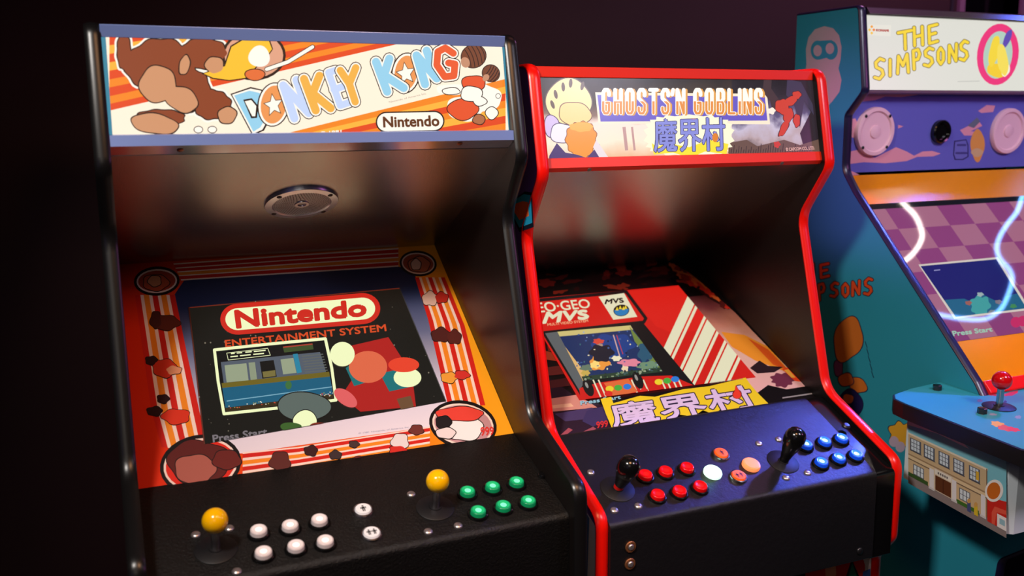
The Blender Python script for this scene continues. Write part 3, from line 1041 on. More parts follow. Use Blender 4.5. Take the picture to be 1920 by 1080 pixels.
proto = None
for p in [(485, 993), (544, 984), (599, 973), (494, 1034), (555, 1022), (610, 1013)]:
    mx = pose(PC1, p, B1, 0.009)
    proto = make_button(cab1, mx, M_WCAP, 'white button cap') if proto is None else copy_part(proto, cab1, mx)
    if p == (485, 993):
        first_white = proto
proto = None
for p in [(877, 920), (924, 911), (969, 902), (897, 957), (944, 947), (991, 938)]:
    mx = pose(PC1, p, B1, 0.009)
    proto = make_button(cab1, mx, M_GCAP, 'glowing green button cap') if proto is None else copy_part(proto, cab1, mx)
make_button(cab1, pose(PC1, (681, 954), B1, 0.006), M_SCAP, 'white start cap with one small black figure', True, icon=person_icon(0, 1.0))
make_button(cab1, pose(PC1, (697, 998), B1, 0.006), M_SCAP, 'white start cap with two small black figures', True, icon=person_icon(-0.34, 0.85) + person_icon(0.34, 0.85))
M_YBALL = pbr('yellow_ball', (255, 190, 4), 0.16, spec=0.6)
js = make_ball_stick(cab1, pose(PC1, (405, 1031), B1), M_YBALL, 'yellow ball top')
copy_part(js, cab1, pose(PC1, (816, 953), B1))
bolt = None
for p in [(367, 1003), (430, 991), (444, 1072), (771, 927), (803, 997), (859, 986)]:
    mx = pose(PC1, p, B1)
    bolt = make_bolt(cab1, mx) if bolt is None else copy_part(bolt, cab1, mx)
lk = MB().lathe([(0.0075, 0), (0.0075, 0.004), (0.006, 0.006), (0, 0.0065)], M_BLKPLASTIC, 24)
lk.build('latch_knob', cab1, True, matrix=pose(PC1, (1016, 893), B1))

# ------------------------------------------------------------------ cabinet with the red edges
X2, W2 = 0.693, 0.6056
X2R = X2 + W2
B2 = (X2 + W2 / 2, 0.15, 0.0)
cab2 = tag(empty('arcade_cabinet', B2), 'red-edged arcade cabinet with black bat joysticks and red and blue buttons', 'arcade cabinet')
path2 = fillet([(0.44, 1.717), (0.0205, 1.717), (-0.0205, 1.531), (0.0555, 1.425), (-0.0405, 1.081), (-0.238, 0.992), (-0.237, 0.838), (-0.200, 0.787), (-0.200, 0.0)],
               [0.030, 0.035, 0.06, 0.06, 0.035, 0.03, 0.03])
M_SIDE2 = pbr('side_print_violet', (96, 66, 150), 0.4, noise=(7, 0.35))
s2 = side_pair(cab2, B2, path2, [(0.62, 0.0), (0.62, 1.40)], (X2 - T, X2R), T, M_BLACK, M_REDMOLD)
# printed skin on the outer face that shows between the cabinets
a = Art(XPlane(X2 - T), h0=0.0004)
XL = X2 - T - 0.0006
a.add([(XL, y, z) for y, z in path2[2:] + [(0.6, 0.0), (0.6, 1.40), (0.44, 1.70)]], [list(range(len(path2) + 1))], M_SIDE2)


def side2(pts, m, lv):
    a.add([(XL - lv * 1e-4, y, z) for y, z in pts], [list(range(len(pts)))], m)


side2([(0.035, 1.50), (0.005, 1.50), (-0.002, 1.44), (0.06, 1.425), (0.12, 1.47)], ink((16, 26, 40)), 1)
side2([(0.04, 1.495), (0.010, 1.495), (0.004, 1.447), (0.06, 1.433), (0.115, 1.47)], ink((30, 150, 190)), 2)
side2([(0.045, 1.482), (0.022, 1.482), (0.018, 1.458), (0.06, 1.447), (0.10, 1.47)], ink((230, 100, 40)), 3)
side2([(-0.235, 0.98), (-0.16, 1.01), (-0.17, 0.80), (-0.235, 0.84)], ink((206, 214, 232)), 1)
side2([(-0.214, 0.985), (-0.16, 1.01), (-0.17, 0.80), (-0.205, 0.82)], ink((60, 110, 170)), 2)
side2([(-0.19, 0.985), (-0.16, 1.01), (-0.17, 0.80), (-0.185, 0.81)], ink((24, 30, 60)), 3)
lab(a.build('side_print', s2[0], base=B2, fix=False), 'violet, blue and white side print')
MB().prism([(0.044, 1.700), (0.044, 1.713), (0.44, 1.713), (0.44, 1.700)], X2, X2R, M_BLACK).build('top_panel', cab2, base=B2)
MB().prism([(0.42, 1.700), (0.44, 1.700), (0.605, 1.40), (0.585, 1.40)], X2, X2R, M_BLACK).build('back_panel', cab2, base=B2)

PM2 = Plane((0.032, 1.6985), (0.001, 1.557))
mc = [(1008, 142), (1526, 149), (1541, 289), (1027, 306)]
a2 = Art(PM2, clip=mc)
cor = [(X2, 0.032, 1.6985), (X2R, 0.032, 1.6985), (X2R, 0.001, 1.557), (X2, 0.001, 1.557)]
a2.add(cor, [[0, 1, 2, 3]], ramp_mat('marquee_dusk', [(0, (236, 188, 150)), (0.2, (255, 232, 208)), (0.44, (255, 226, 212)), (0.56, (140, 108, 92)), (0.70, (74, 58, 46)), (1, (40, 34, 30))], 2, 1.556, 1.6985, emit=1.08, rough=0.25, noise=(16, 0.34)))
g2 = lambda r, g, b, s=1.05: glow((r, g, b), s, rough=0.25)
DK = g2(40, 30, 40)
a2.poly([(1372, 140), (1530, 140), (1545, 300), (1470, 296), (1420, 290), (1372, 286)], ramp_mat('marquee_night', [(0, (60, 40, 38)), (0.2, (190, 166, 172)), (0.38, (206, 194, 216)), (0.52, (96, 86, 124)), (0.75, (48, 42, 50)), (1, (26, 24, 28))], 2, 1.556, 1.6985, emit=1.0, rough=0.25, noise=(26, 0.6)), 1)
a2.poly([(1490, 140), (1530, 140), (1545, 300), (1512, 296), (1500, 250), (1520, 210)], DK, 2)
a2.poly([(1366, 268), (1400, 262), (1420, 274), (1470, 262), (1500, 272), (1545, 258), (1545, 300), (1366, 300)], g2(104, 78, 68), 3)
for k in range(34):
    x = 1366 + k * 4.6
    a2.line([(x, 287), (x + 1.6, 287 - random.uniform(6, 20))], 1.2, g2(50, 34, 36), 4, joints=False)
# ruins
for x, w in ((1170, 6), (1185, 4), (1100, 5)):
    a2.line([(x, 238), (x + 5, 282)], w, g2(196, 150, 146), 1, joints=False)
# plain gold, violet and orange shapes at the left end
a2.blob(1066, 190, 42, 42, g2(250, 226, 158), 3, 4, 0.04, 2, rot=-20, line=(2, g2(96, 70, 60)))
for k, (x, y) in enumerate([(1036, 196), (1042, 177), (1056, 163), (1070, 156), (1092, 161)]):
    a2.ell(x, y, 3.4, 8.5, g2(92, 66, 40), 5, -20 + k * 8)
a2.blob(1078, 214, 30, 22, g2(252, 214, 140), 5, 5, 0.06, 3, rot=10, line=(1.6, g2(120, 70, 50)))
a2.blob(1034, 236, 13, 20, g2(214, 190, 232), 5, 3, 0.08, 4, line=(1.6, g2(70, 40, 90)))
a2.blob(1054, 250, 22, 18, g2(240, 232, 244), 6, 4, 0.08, 5, line=(1.4, g2(70, 40, 90)))
a2.blob(1090, 262, 28, 34, g2(244, 150, 44), 8, 11, 0.10, 6, line=(1.4, g2(150, 80, 40)))
a2.blob(1090, 238, 22, 9, g2(250, 178, 70), 10, 7, 0.10, 7)
a2.poly([(1030, 292), (1044, 268), (1060, 286), (1082, 290), (1100, 296), (1124, 270), (1140, 300), (1028, 306)], g2(74, 50, 110), 11)
a2.poly([(1118, 262), (1144, 300), (1128, 302), (1112, 276)], g2(236, 220, 224), 12)
# title panel
a2.poly([(1116, 173), (1438, 176), (1444, 233), (1122, 232)], g2(250, 232, 206), 4)
a2.poly([(1120, 178), (1434, 181), (1439, 226), (1126, 228)], g2(104, 88, 196), 5)


def tall(ch, x, y, w, h):
    """Tall round-cornered title letters as pen strokes."""
    k = 0.12
    g_ = {'G': [[(1, .22), (1, k), (.75, 0), (.25, 0), (0, k), (0, 1 - k), (.25, 1), (.75, 1), (1, 1 - k), (1, .55), (.55, .55)]],
          'H': [[(0, 0), (0, 1)], [(1, 0), (1, 1)], [(0, .5), (1, .5)]], 'O': [[(.25, 0), (.75, 0), (1, k), (1, 1 - k), (.75, 1), (.25, 1), (0, 1 - k), (0, k), (.25, 0)]],
          'S': [[(1, .24), (1, k), (.75, 0), (.25, 0), (0, k), (0, .36), (1, .62), (1, 1 - k), (.75, 1), (.25, 1), (0, 1 - k), (0, .76)]],
          'T': [[(-.1, 0), (1.1, 0)], [(.5, 0), (.5, 1)]], "'": [[(.5, 0), (.3, .2)]], 'N': [[(0, 1), (0, 0), (1, 1), (1, 0)]],
          'B': [[(0, 0), (0, 1), (.75, 1), (1, 1 - k), (1, .62), (.75, .5), (1, .38), (1, k), (.75, 0), (0, 0)], [(0, .5), (.75, .5)]], 'L': [[(0, 0), (0, 1), (1, 1)]], 'I': [[(.5, 0), (.5, 1)]]}
    return [[(x + w * u, y + h * v) for u, v in s] for s in g_[ch]]


LET = [(ch, 1131 + 22.2 * i, 11) for i, ch in enumerate('GHOSTS')] + [("'", 1258, 8), ('N', 1270, 12)] + [(ch, 1303 + 21.4 * i, 10.5) for i, ch in enumerate('GOB')] + [('L', 1367, 10), ('I', 1383, 8), ('N', 1396, 11.5), ('S', 1417, 10)]
WHT, ORT, GDT = g2(255, 250, 238), g2(232, 142, 58), g2(226, 158, 66)
for ch, x, w in LET:
    h = 44 if ch != "'" else 44
    st = tall(ch, x, 168.5, w, h)
    a2.strokes([[(px + 4, py + 1) for px, py in s] for s in st], 6.5, GDT, 6)
    a2.strokes(st, 7.2, WHT, 7)
    keep = a2.clip
    a2.clip = [(1000, 190), (1500, 190), (1500, 230), (1000, 230)]
    a2.strokes(st, 4.4, ORT, 8)
    a2.clip = keep
# native title
halo = []
rnd = random.Random(5)
for k in range(44):
    t = 2 * math.pi * k / 44
    q = 1 + 0.10 * (k % 2)
    halo.append((1292 + 78 * q * math.copysign(abs(math.cos(t)) ** 0.55, math.cos(t)), 254 + 36 * q * math.copysign(abs(math.sin(t)) ** 0.7, math.sin(t))))
a2.poly(halo, g2(254, 246, 214), 6)
a2.poly([(1222, 268), (1232, 276), (1250, 268), (1292, 276), (1330, 262), (1366, 270), (1362, 289), (1322, 284), (1294, 296), (1262, 286), (1226, 290)], g2(250, 226, 50), 7)
KQ = [(1226, 224), (1358, 220), (1360, 282), (1227, 285)]
a2.text('魔界村', KQ, g2(46, 40, 100), 9, 2.0)
a2.text('魔界村', KQ, g2(136, 140, 218), 10, 0.8)
a2.ell(1341, 258, 5.5, 8.5, g2(226, 130, 40), 12)
a2.text('TM', [(1296, 222), (1304, 222), (1304, 225), (1296, 225)], g2(232, 120, 140), 11)
# plain red and dark shapes at the right end
a2.poly([(1432, 150), (1447, 148), (1446, 166), (1460, 186), (1450, 212), (1444, 190), (1430, 172)], g2(66, 48, 50), 4)
a2.poly([(1476, 148), (1502, 154), (1524, 196), (1526, 216), (1508, 188), (1500, 240), (1490, 200), (1474, 178)], g2(60, 52, 76), 4)
for (x, y, rx, ry, rot, sd) in [(1466, 200, 14, 12, 70, 1), (1482, 190, 12, 8, -30, 2), (1494, 178, 8, 7, 0, 3), (1478, 216, 9, 14, 10, 4), (1470, 240, 6, 17, 24, 5), (1494, 226, 6, 12, 0, 6)]:
    a2.blob(x, y, rx, ry, g2(206, 62, 40), 5, 5, 0.12, sd, rot, line=(1.2, g2(70, 24, 26)))
a2.blob(1446, 208, 8, 6, g2(255, 236, 220), 7, 5, 0.2, 7)
a2.blob(1457, 271, 6, 6, g2(204, 60, 50), 6, 5, 0.2, 8)
a2.text('© CAPCOM CO., LTD.', [(1473, 277), (1527, 274), (1528, 281), (1474, 284)], g2(224, 170, 160), 7, 0.2)
lab(a2.build('marquee', cab2, base=B2, fix=False), 'backlit title panel with violet name plate')
lab(MB().prism([(0.0295, 1.6978), (0.0305, 1.7165), (0.046, 1.7165), (0.046, 1.713), (0.034, 1.6978)], X2, X2R, M_REDRAIL).build('marquee_rail', cab2, base=B2, bevel=0.001), 'red strip above the title panel')
PL2 = Plane((-0.0070, 1.5415), (-0.0010, 1.5340))
lr2 = lab(MB().prism([(0.0012, 1.5585), (-0.0025, 1.5580), (-0.0070, 1.5415), (-0.0010, 1.5340), (0.002, 1.5350), (-0.0045, 1.5420), (0.0012, 1.5560)], X2, X2R, M_REDRAIL).build('marquee_rail', cab2, base=B2), 'red lip under the title panel')
for p in ((1105, 318), (1466, 306)):
    make_screw(lr2, pose(PL2, p, B2), pbr('worn_screw', (150, 130, 120), 0.4, 0.8), 0.004)
slab((-0.002, 1.5355), (0.452, 1.280), 0.012, X2, X2R, M_PANEL).build('speaker_panel', cab2, base=B2)

# bezel print
PB2 = Plane((0.254, 1.1876), (0.019, 1.076))
bs = lambda y: 1.076 + 0.475 * (y - 0.019)
bz2 = slab((0.455, bs(0.455) + 0.001), (-0.08, bs(-0.08)), 0.006, X2 + 0.0005, X2R - 0.0005, pbr('bezel_black', (14, 11, 14), 0.34))
b2 = Art(PB2, clip=[(900, 470), (1262, 488), (1322, 535), (1413, 618), (1520, 735), (1540, 756), (1020, 880)], h0=0.0006)
b2.v, b2.f, b2.mi, b2.mats = bz2.v, bz2.f, bz2.mi, bz2.mats
SKY = ramp_mat('bezel_sky', [(0, (226, 176, 176)), (0.35, (228, 184, 168)), (0.6, (196, 130, 110)), (0.8, (120, 56, 60)), (1, (40, 18, 24))], 1, -0.13, 0.2, noise=(9, 0.35), rough=0.4)
b2.poly([(1268, 520), (1330, 540), (1413, 618), (1512, 724), (1430, 745), (1380, 700)], SKY, 1)
b2.poly([(1352, 622), (1396, 628), (1440, 650), (1490, 706), (1466, 694), (1416, 676), (1372, 650)], ink((236, 150, 44)), 2)
b2.poly([(1402, 634), (1440, 655), (1478, 694), (1450, 684)], ink((220, 90, 30)), 3)
b2.poly([(1406, 690), (1424, 676), (1440, 686), (1468, 688), (1452, 698), (1420, 700)], ink((44, 26, 34)), 3)
b2.blob(1468, 712, 22, 13, ink((110, 46, 72)), 3, 9, 0.2, 4)
b2.poly([(1466, 692), (1480, 688), (1503, 716), (1490, 714)], ink((236, 74, 34)), 4)
b2.poly([(1470, 694), (1478, 692), (1492, 708), (1484, 708)], ink((244, 180, 70)), 5)
b2.poly([(1418, 738), (1440, 722), (1475, 730), (1512, 724), (1545, 740), (1545, 760), (1430, 762)], ink((16, 12, 16)), 5)
b2.line([(1468, 746), (1522, 738)], 2.5, ink((150, 146, 150)), 6)
# red rocks above the screen
rnd = random.Random(11)
for k in range(70):
    x = rnd.uniform(1000, 1290)
    y = 500 + rnd.uniform(-6, 46) + max(0, (1080 - x)) * 0.12 * rnd.random()
    b2.blob(x, y, rnd.uniform(5, 24), rnd.uniform(2.5, 8), ink(rnd.choice([(150, 36, 26), (110, 28, 22), (190, 62, 36), (70, 20, 20), (40, 16, 18)])), 1 + k % 6, 6, 0.25, k, rnd.uniform(-20, 10))
b2.poly([(1262, 500), (1290, 512), (1345, 552), (1375, 572), (1366, 580), (1330, 560), (1290, 530)], ink((50, 22, 26)), 8)
for k in range(16):
    t = k / 15
    b2.blob(1262 + 110 * t, 502 + 74 * t + rnd.uniform(-5, 5), rnd.uniform(5, 12), rnd.uniform(3, 7), ink(rnd.choice([(206, 46, 30), (160, 40, 30), (226, 110, 50), (90, 26, 26)])), 9 + k % 4, 6, 0.25, k, 30)
b2.line([(1262, 506), (1300, 518), (1324, 540)], 3, ink((216, 120, 56)), 13)
# dusk land at the left
b2.poly([(1005, 690), (1085, 748), (1140, 762), (1150, 802), (1100, 816), (1040, 830), (1010, 800)], ink((44, 26, 44)), 1)
for pts, c in [([(1010, 655), (1050, 664), (1062, 680), (1012, 672)], (196, 84, 50)), ([(1018, 690), (1060, 684), (1072, 700), (1020, 705)], (120, 52, 48)), ([(1025, 640), (1040, 650), (1050, 662), (1028, 658)], (150, 60, 40)),
               ([(1028, 748), (1082, 740), (1120, 764), (1034, 772)], (206, 140, 128)), ([(1030, 714), (1064, 708), (1078, 722), (1032, 728)], (84, 36, 40)), ([(1040, 776), (1110, 764), (1136, 782), (1060, 790)], (70, 56, 100)),
               ([(1046, 820), (1066, 802), (1074, 806), (1050, 824)], (160, 76, 90)), ([(1076, 818), (1112, 800), (1118, 804), (1084, 822)], (150, 76, 90)), ([(1034, 760), (1070, 756), (1076, 762), (1036, 766)], (230, 180, 150))]:
    b2.poly(pts, ink(c), 3)
b2.poly([(1100, 770), (1130, 762), (1145, 786), (1112, 800), (1092, 790)], ink((60, 50, 96)), 4)
b2.text('999', [(1118, 791), (1139, 788), (1140, 800), (1119, 803)], glow((232, 44, 44), 0.9), 6, 0.4)  # mirrored counter digits, drawn in as glowing lettering
# yellow burst and native title over the foot of the screen
burst = [(1126, 748), (1146, 744), (1150, 756), (1200, 742), (1228, 744), (1280, 730), (1330, 724), (1398, 708), (1408, 722), (1420, 736), (1441, 757), (1424, 759), (1408, 763), (1396, 759), (1380, 769), (1352, 767), (1338, 777), (1318, 769), (1300, 781), (1270, 777), (1240, 789), (1205, 789), (1180, 801), (1148, 805), (1142, 790), (1136, 776)]
lab(b2.build('bezel', cab2, base=B2, fix=False), 'dark bezel print with red rocks and a dusk sky')

scr2 = [(978, 562), (1272, 535), (1417, 707), (1086, 750)]
q2 = Art(PB2, clip=scr2, h0=0.0022)
z2 = lambda r, g, b, s=1.0: glow((r, g, b), s, rough=0.14)
zR, zC, zK = z2(206, 26, 18), z2(226, 220, 186), z2(14, 13, 15)
q2.poly(scr2, zR, 0)
q2.poly([(1178, 546), (1272, 537), (1340, 615), (1262, 625), (1230, 612)], z2(216, 30, 20), 1)
# slanting cream stripes
P0, P1 = np.array((1291, 560.)), np.array((1372, 664.))
dv = np.array((-62.0, 134.0))
zT = z2(160, 20, 16)
for t0, t1, m in [(-.03, .12, zC), (.145, .19, zC), (.34, .385, zC), (.41, .60, zC), (.625, .67, zC), (.80, .845, zC), (.87, 1.08, zC), (1.11, 1.16, zC)]:
    A, B = P0 + (P1 - P0) * t0, P0 + (P1 - P0) * t1
    q2.poly([tuple(A - dv * .1), tuple(B - dv * .1), tuple(B + dv), tuple(A + dv)], m, 2)
# illustrated cabinet within the picture
q2.poly([(978, 562), (1172, 545), (1211, 597), (1209, 602), (1018, 625)], zR, 4)
q2.line([(978, 566), (1174, 547), (1211, 597), (1207, 604), (1018, 624)], 6, zK, 5)
q2.text('NEO·GEO', [(983, 570), (1103, 560.5), (1107.5, 577), (990, 588)], zC, 6, 0.35)
q2.text('MVS', [(1026, 585.5), (1100, 581.5), (1104, 597), (1018, 606)], zC, 6, 1.5)
q2.text('MULTI VIDEO SYSTEM', [(1026, 606.5), (1102, 599), (1103, 603.5), (1027, 611)], z2(236, 160, 120), 6, 0.2)
q2.poly([(1122.5, 556.5), (1170, 549.5), (1195, 594), (1150, 599.5)], zC, 6)
q2.text('MVS', [(1137, 561.5), (1167, 558.5), (1170, 567), (1134, 570)], zK, 7, 0.7)
q2.ell(1165, 582, 15, 11, zK, 7, -6)
q2.ell(1165, 582, 13.6, 9.8, z2(30, 120, 180), 8, -6, a0=-10, a1=190)
for x, y in ((1157, 579), (1163, 576.5), (1169, 578), (1173, 576)):
    q2.poly([(x - 3, y + 3), (x, y - 4), (x + 3, y + 3)], z2(236, 206, 50), 9)
q2.poly([(1018, 627), (1205, 604), (1302, 722), (1090, 745)], zK, 5)
q2.poly([(1022, 625), (1045, 622), (1098, 714), (1086, 732)], z2(92, 96, 98), 6)
pic = [(1045, 622), (1182, 610), (1243, 697), (1093, 714)]
q2.clip = pic
q2.poly(pic, z2(22, 46, 92), 7)
q2.poly([(1045, 622), (1182, 610), (1187, 618), (1049, 631)], z2(206, 190, 120), 8)
q2.poly([(1052, 640), (1090, 690), (1112, 716), (1084, 716)], z2(224, 178, 110), 8)
q2.poly([(1180, 612), (1250, 697), (1236, 700), (1190, 640)], z2(110, 130, 60), 8)
for (x, y, rx, ry, c, sd) in [(1124, 680, 18, 14, (236, 150, 60), 1), (1116, 684, 9, 7, (250, 214, 120), 2), (1150, 648, 38, 22, (24, 60, 130), 3), (1128, 662, 22, 16, (22, 24, 40), 4), (1122, 640, 10, 5, (214, 70, 50), 5), (1124, 652, 6, 9, (170, 140, 120), 6),
                              (1180, 680, 20, 7, (224, 130, 150), 7), (1156, 672, 9, 5, (236, 226, 190), 8), (1172, 690, 6, 7, (236, 210, 170), 9), (1210, 660, 14, 18, (40, 84, 110), 10), (1216, 686, 20, 8, (110, 140, 110), 11), (1100, 690, 12, 6, (100, 120, 100), 12), (1098, 700, 8, 6, (200, 170, 80), 13)]:
    q2.blob(x, y, rx, ry, z2(*c), 9 + sd % 3, 6, 0.2, sd)
q2.line([(1150, 628), (1162, 668)], 2, z2(210, 170, 160), 12, joints=False)
q2.line([(1156, 628), (1168, 664)], 1.5, z2(190, 60, 70), 12, joints=False)
q2.poly([(1090, 706), (1245, 688), (1250, 700), (1096, 718)], z2(40, 62, 44), 12)
for k in range(40):
    x = 1094 + 150 * rnd.random()
    q2.ell(x, 710 - (x - 1094) * .12 + rnd.uniform(-6, 5), rnd.uniform(1, 3.5), rnd.uniform(1, 2.5), z2(*rnd.choice([(90, 120, 80), (30, 44, 36), (150, 160, 130), (60, 90, 90)])), 13, n=8)
for k in range(50):
    x, y = rnd.uniform(1060, 1238), rnd.uniform(620, 700)
    q2.ell(x, y, rnd.uniform(.8, 2.6), rnd.uniform(.8, 2), z2(*rnd.choice([(150, 170, 200), (60, 90, 150), (230, 220, 180), (14, 20, 44), (60, 110, 120)])), 12, n=7)
q2.clip = scr2
q2.poly([(1086, 728), (1120, 718), (1200, 706), (1258, 704), (1300, 722), (1300, 735), (1090, 760)], zR, 8)
for x in (1112, 1122, 1184, 1194, 1206, 1240, 1250, 1262, 1272):
    q2.line([(x, 712), (x + 16, 748)], 2.8, zC, 9, joints=False)
q2.poly([(1132, 718), (1178, 710), (1196, 734), (1150, 744)], z2(224, 104, 52), 10)
for (x, y, c) in [(1143, 729, (236, 206, 40)), (1159, 727, (70, 170, 60)), (1176, 725, (40, 120, 210)), (1141, 738, (220, 40, 30)), (1235, 716, (236, 206, 40)), (1251, 714, (70, 170, 60)), (1266, 711, (40, 120, 210)), (1208, 733, (220, 40, 30))]:
    q2.ell(x, y, 7.5, 5.5, z2(*c), 11)
for (x, y) in ((1103, 727), (1196, 713)):
    q2.ell(x, y, 9, 17, zK, 12, -24)
    q2.ell(x - 3, y - 5, 2.5, 6, z2(150, 146, 140), 13, -24)
q2.clip = None
q2.text('Press Start', [(1088, 752), (1163, 741), (1164, 747.5), (1089, 759)], z2(150, 190, 206), 14, 0.4)
lab(q2.build('screen', cab2, base=B2, fix=False), 'lit red screen with cream diagonal stripes')
ov = Art(PB2, h0=0.0042)
ov.poly(burst, ink((232, 206, 40)), 0)
KQ2 = [(1139, 760), (1399, 722), (1424, 763), (1152, 801)]
ov.text('魔界村', KQ2, ink((28, 18, 56)), 1, 3.0)
ov.text('魔界村', KQ2, ink((216, 196, 236)), 2, 1.1)
ov.ell(1382, 739, 9, 9, ink((120, 20, 30)), 3)
ov.ell(1382, 740, 7.5, 7.5, ink((230, 60, 44)), 4)
ov.poly([(1377, 736), (1379, 722), (1387, 734)], ink((230, 60, 44)), 4)
ov.text('© CAPCOM CO., LTD.', [(1332, 717), (1394, 709), (1394, 711.5), (1332, 719.5)], ink((150, 140, 140)), 1)
lab(ov.build('title_decal', cab2, base=B2, fix=False), 'lavender title lettering on a yellow burst')

# control panel
PC2 = Plane((-0.053, 1.0665), (-0.245, 0.9815))
ZB2 = 0.815
pc2 = fillet([(-0.030, 1.03), (-0.038, 1.0735), (-0.2465, 0.981), (-0.247, ZB2), (-0.18, ZB2)], [0.012, 0.013, 0.004], 8)
lab(MB().prism(pc2 + [(-0.02, ZB2)], X2 + 0.0005, X2R - 0.048, M_LEATHER_B).build('control_panel', cab2, True, base=B2), 'dark leatherette console')
lab(MB().prism([(a_ + 0.004, b_ - 0.004) for a_, b_ in pc2] + [(-0.016, ZB2)], X2R - 0.0485, X2R - 0.0005, M_BLKPLASTIC).build('console_end', cab2, True, base=B2), 'black end block of the console')
a = Art(Plane((-0.199, 0.785), (-0.199, 0.1)))
a.add([(X2, -0.199, 0.0), (X2R, -0.199, 0.0), (X2R, -0.199, 0.80), (X2, -0.199, 0.80)], [[0, 1, 2, 3]], pbr('front_black', (20, 16, 18), 0.45))
ft = lambda pts, c, lv: a.poly(pts, ink(c), lv)
ft([(1500, 1060), (1610, 1040), (1630, 1040), (1630, 1110), (1500, 1110)], (206, 34, 26), 1)
ft([(1546, 1050), (1566, 1046), (1568, 1078), (1560, 1088), (1548, 1080)], (226, 140, 96), 2)
ft([(1580, 1100), (1597, 1048), (1616, 1092), (1616, 1110)], (18, 16, 18), 2)
ft([(1585, 1100), (1598, 1056), (1611, 1092), (1612, 1110)], (24, 110, 76), 3)
ft([(1616, 1040), (1634, 1036), (1632, 1110), (1622, 1110), (1622, 1060)], (210, 190, 170), 3)
ft([(1618, 1072), (1632, 1066), (1632, 1110), (1616, 1110)], (60, 90, 150), 4)
ft([(1180, 1080), (1510, 1060), (1510, 1110), (1180, 1110)], (20, 14, 16), 1)
a.build('front_panel', cab2, base=B2, fix=False)

M_RCAP = (pbr('red_button_cap', (214, 8, 10), 0.2, emit=0.14), pbr('red_cap_dish', (228, 10, 12), 0.2, emit=0.22), pbr('red_cap_lamp_spot', (244, 26, 22), 0.2, emit=0.4))
M_UCAP = (pbr('blue_button_cap', (14, 70, 206), 0.2, emit=0.5), pbr('blue_cap_dish', (50, 124, 240), 0.2, emit=0.7), pbr('blue_cap_lamp_spot', (160, 212, 255), 0.2, emit=0.9))
M_OCAP = pbr('orange_start_cap', (255, 84, 12), 0.25, emit=0.6)
M_LCAP = pbr('lit_green_white_cap', (206, 250, 224), 0.3, emit=1.0)
M_PCAP = pbr('lit_peach_cap', (255, 140, 84), 0.3, emit=0.75)
proto = None
for p in [(1211, 889), (1249, 882), (1289, 875), (1234, 926), (1275, 919), (1314, 910)]:
    mx = pose(PC2, p, B2, 0.009)
    proto = make_button(cab2, mx, M_RCAP, 'red button cap') if proto is None else copy_part(proto, cab2, mx)
proto = None
for p in [(1512, 832), (1547, 826), (1579, 820), (1541, 865), (1574, 857), (1606, 851)]:
    mx = pose(PC2, p, B2, 0.009)
    proto = make_button(cab2, mx, M_UCAP, 'glowing blue button cap') if proto is None else copy_part(proto, cab2, mx)
arrow = [[(-0.45, 0.05), (0, 0.5), (0.45, 0.05), (0.15, 0.05), (0.15, -0.5), (-0.15, -0.5), (-0.15, 0.05)]]
make_button(cab2, pose(PC2, (1353, 848), B2, 0.007), M_OCAP, 'orange start cap with one small figure', True, icon=person_icon(0, 0.9))
make_button(cab2, pose(PC2, (1386, 890), B2, 0.007), M_OCAP, 'orange start cap with two small figures', True, icon=person_icon(-0.34, 0.8) + person_icon(0.34, 0.8))


def make_lit(p, m, label):
    o = MB().lathe([(0.0165, 0), (0.0168, 0.004), (0.0152, 0.0068), (0.0135, 0.0072)], m, 40).build('push_button', cab2, True, matrix=pose(PC2, p, B2, 0.005))
    c = MB().lathe([(0.0138, 0.004), (0.0134, 0.0078), (0.0, 0.0082)], m, 36)
    lab(c.build('button_cap', o, True, matrix=I4), label)
    lab(o, label.replace('cap', 'button'))


make_lit((1337, 884), M_LCAP, 'glowing white green cap')
make_lit((1409, 870), M_PCAP, 'glowing peach orange cap')
gl = bpy.data.lights.new('green_cap_glow', 'POINT')
gl.energy = 0.012
gl.color = (0.1, 1.0, 0.35)
gl.shadow_soft_size = 0.012
go = bpy.data.objects.new('green_cap_glow', gl)
COL.objects.link(go)
go.location = Vector(PC2.at((1337, 884), 0.014))
make_bat_stick(cab2, pose(PC2, (1158, 917), B2), (math.radians(6), math.radians(5)), pbr('red_shaft', (196, 22, 18), 0.3))
make_bat_stick(cab2, pose(PC2, (1468, 866), B2), (math.radians(-2), math.radians(8)), M_BLKPLASTIC)
bolt = None
for p in [(1108, 886), (1152, 957), (1197, 949), (1423, 832), (1460, 824), (1474, 896), (1514, 887)]:
    mx = pose(PC2, p, B2)
    bolt = make_bolt(cab2, mx) if bolt is None else copy_part(bolt, cab2, mx)
MB().lathe([(0.008, 0), (0.008, 0.003), (0.005, 0.006), (0, 0.0065)], M_DARKMETAL, 20).build('latch_knob', cab2, True, matrix=pose(Plane((-0.10, 1.050), (-0.20, 1.002)), (1586, 800), B2))
PF2 = Plane((-0.247, 0.97), (-0.247, 0.80))
M_COIN = pbr('brown_ring', (150, 96, 62), 0.35, 0.6)
for p in ((1182, 1025), (1181, 1057)):
    c = MB().lathe([(0.0098, 0), (0.0098, 0.0015), (0.0088, 0.0024), (0.0058, 0.0022), (0.0054, 0.0012)], M_COIN, 32).build('coin_return_button', cab2, True, matrix=pose(PF2, p, B2))
    MB().lathe([(0.0053, 0.0), (0.0053, 0.0032), (0.004, 0.0045), (0, 0.005)], M_BOLT, 24).build('button_cap', c, True, matrix=I4)
make_bolt(cab2, pose(PF2, (1612, 1033), B2), 0.007, M_DARKMETAL)

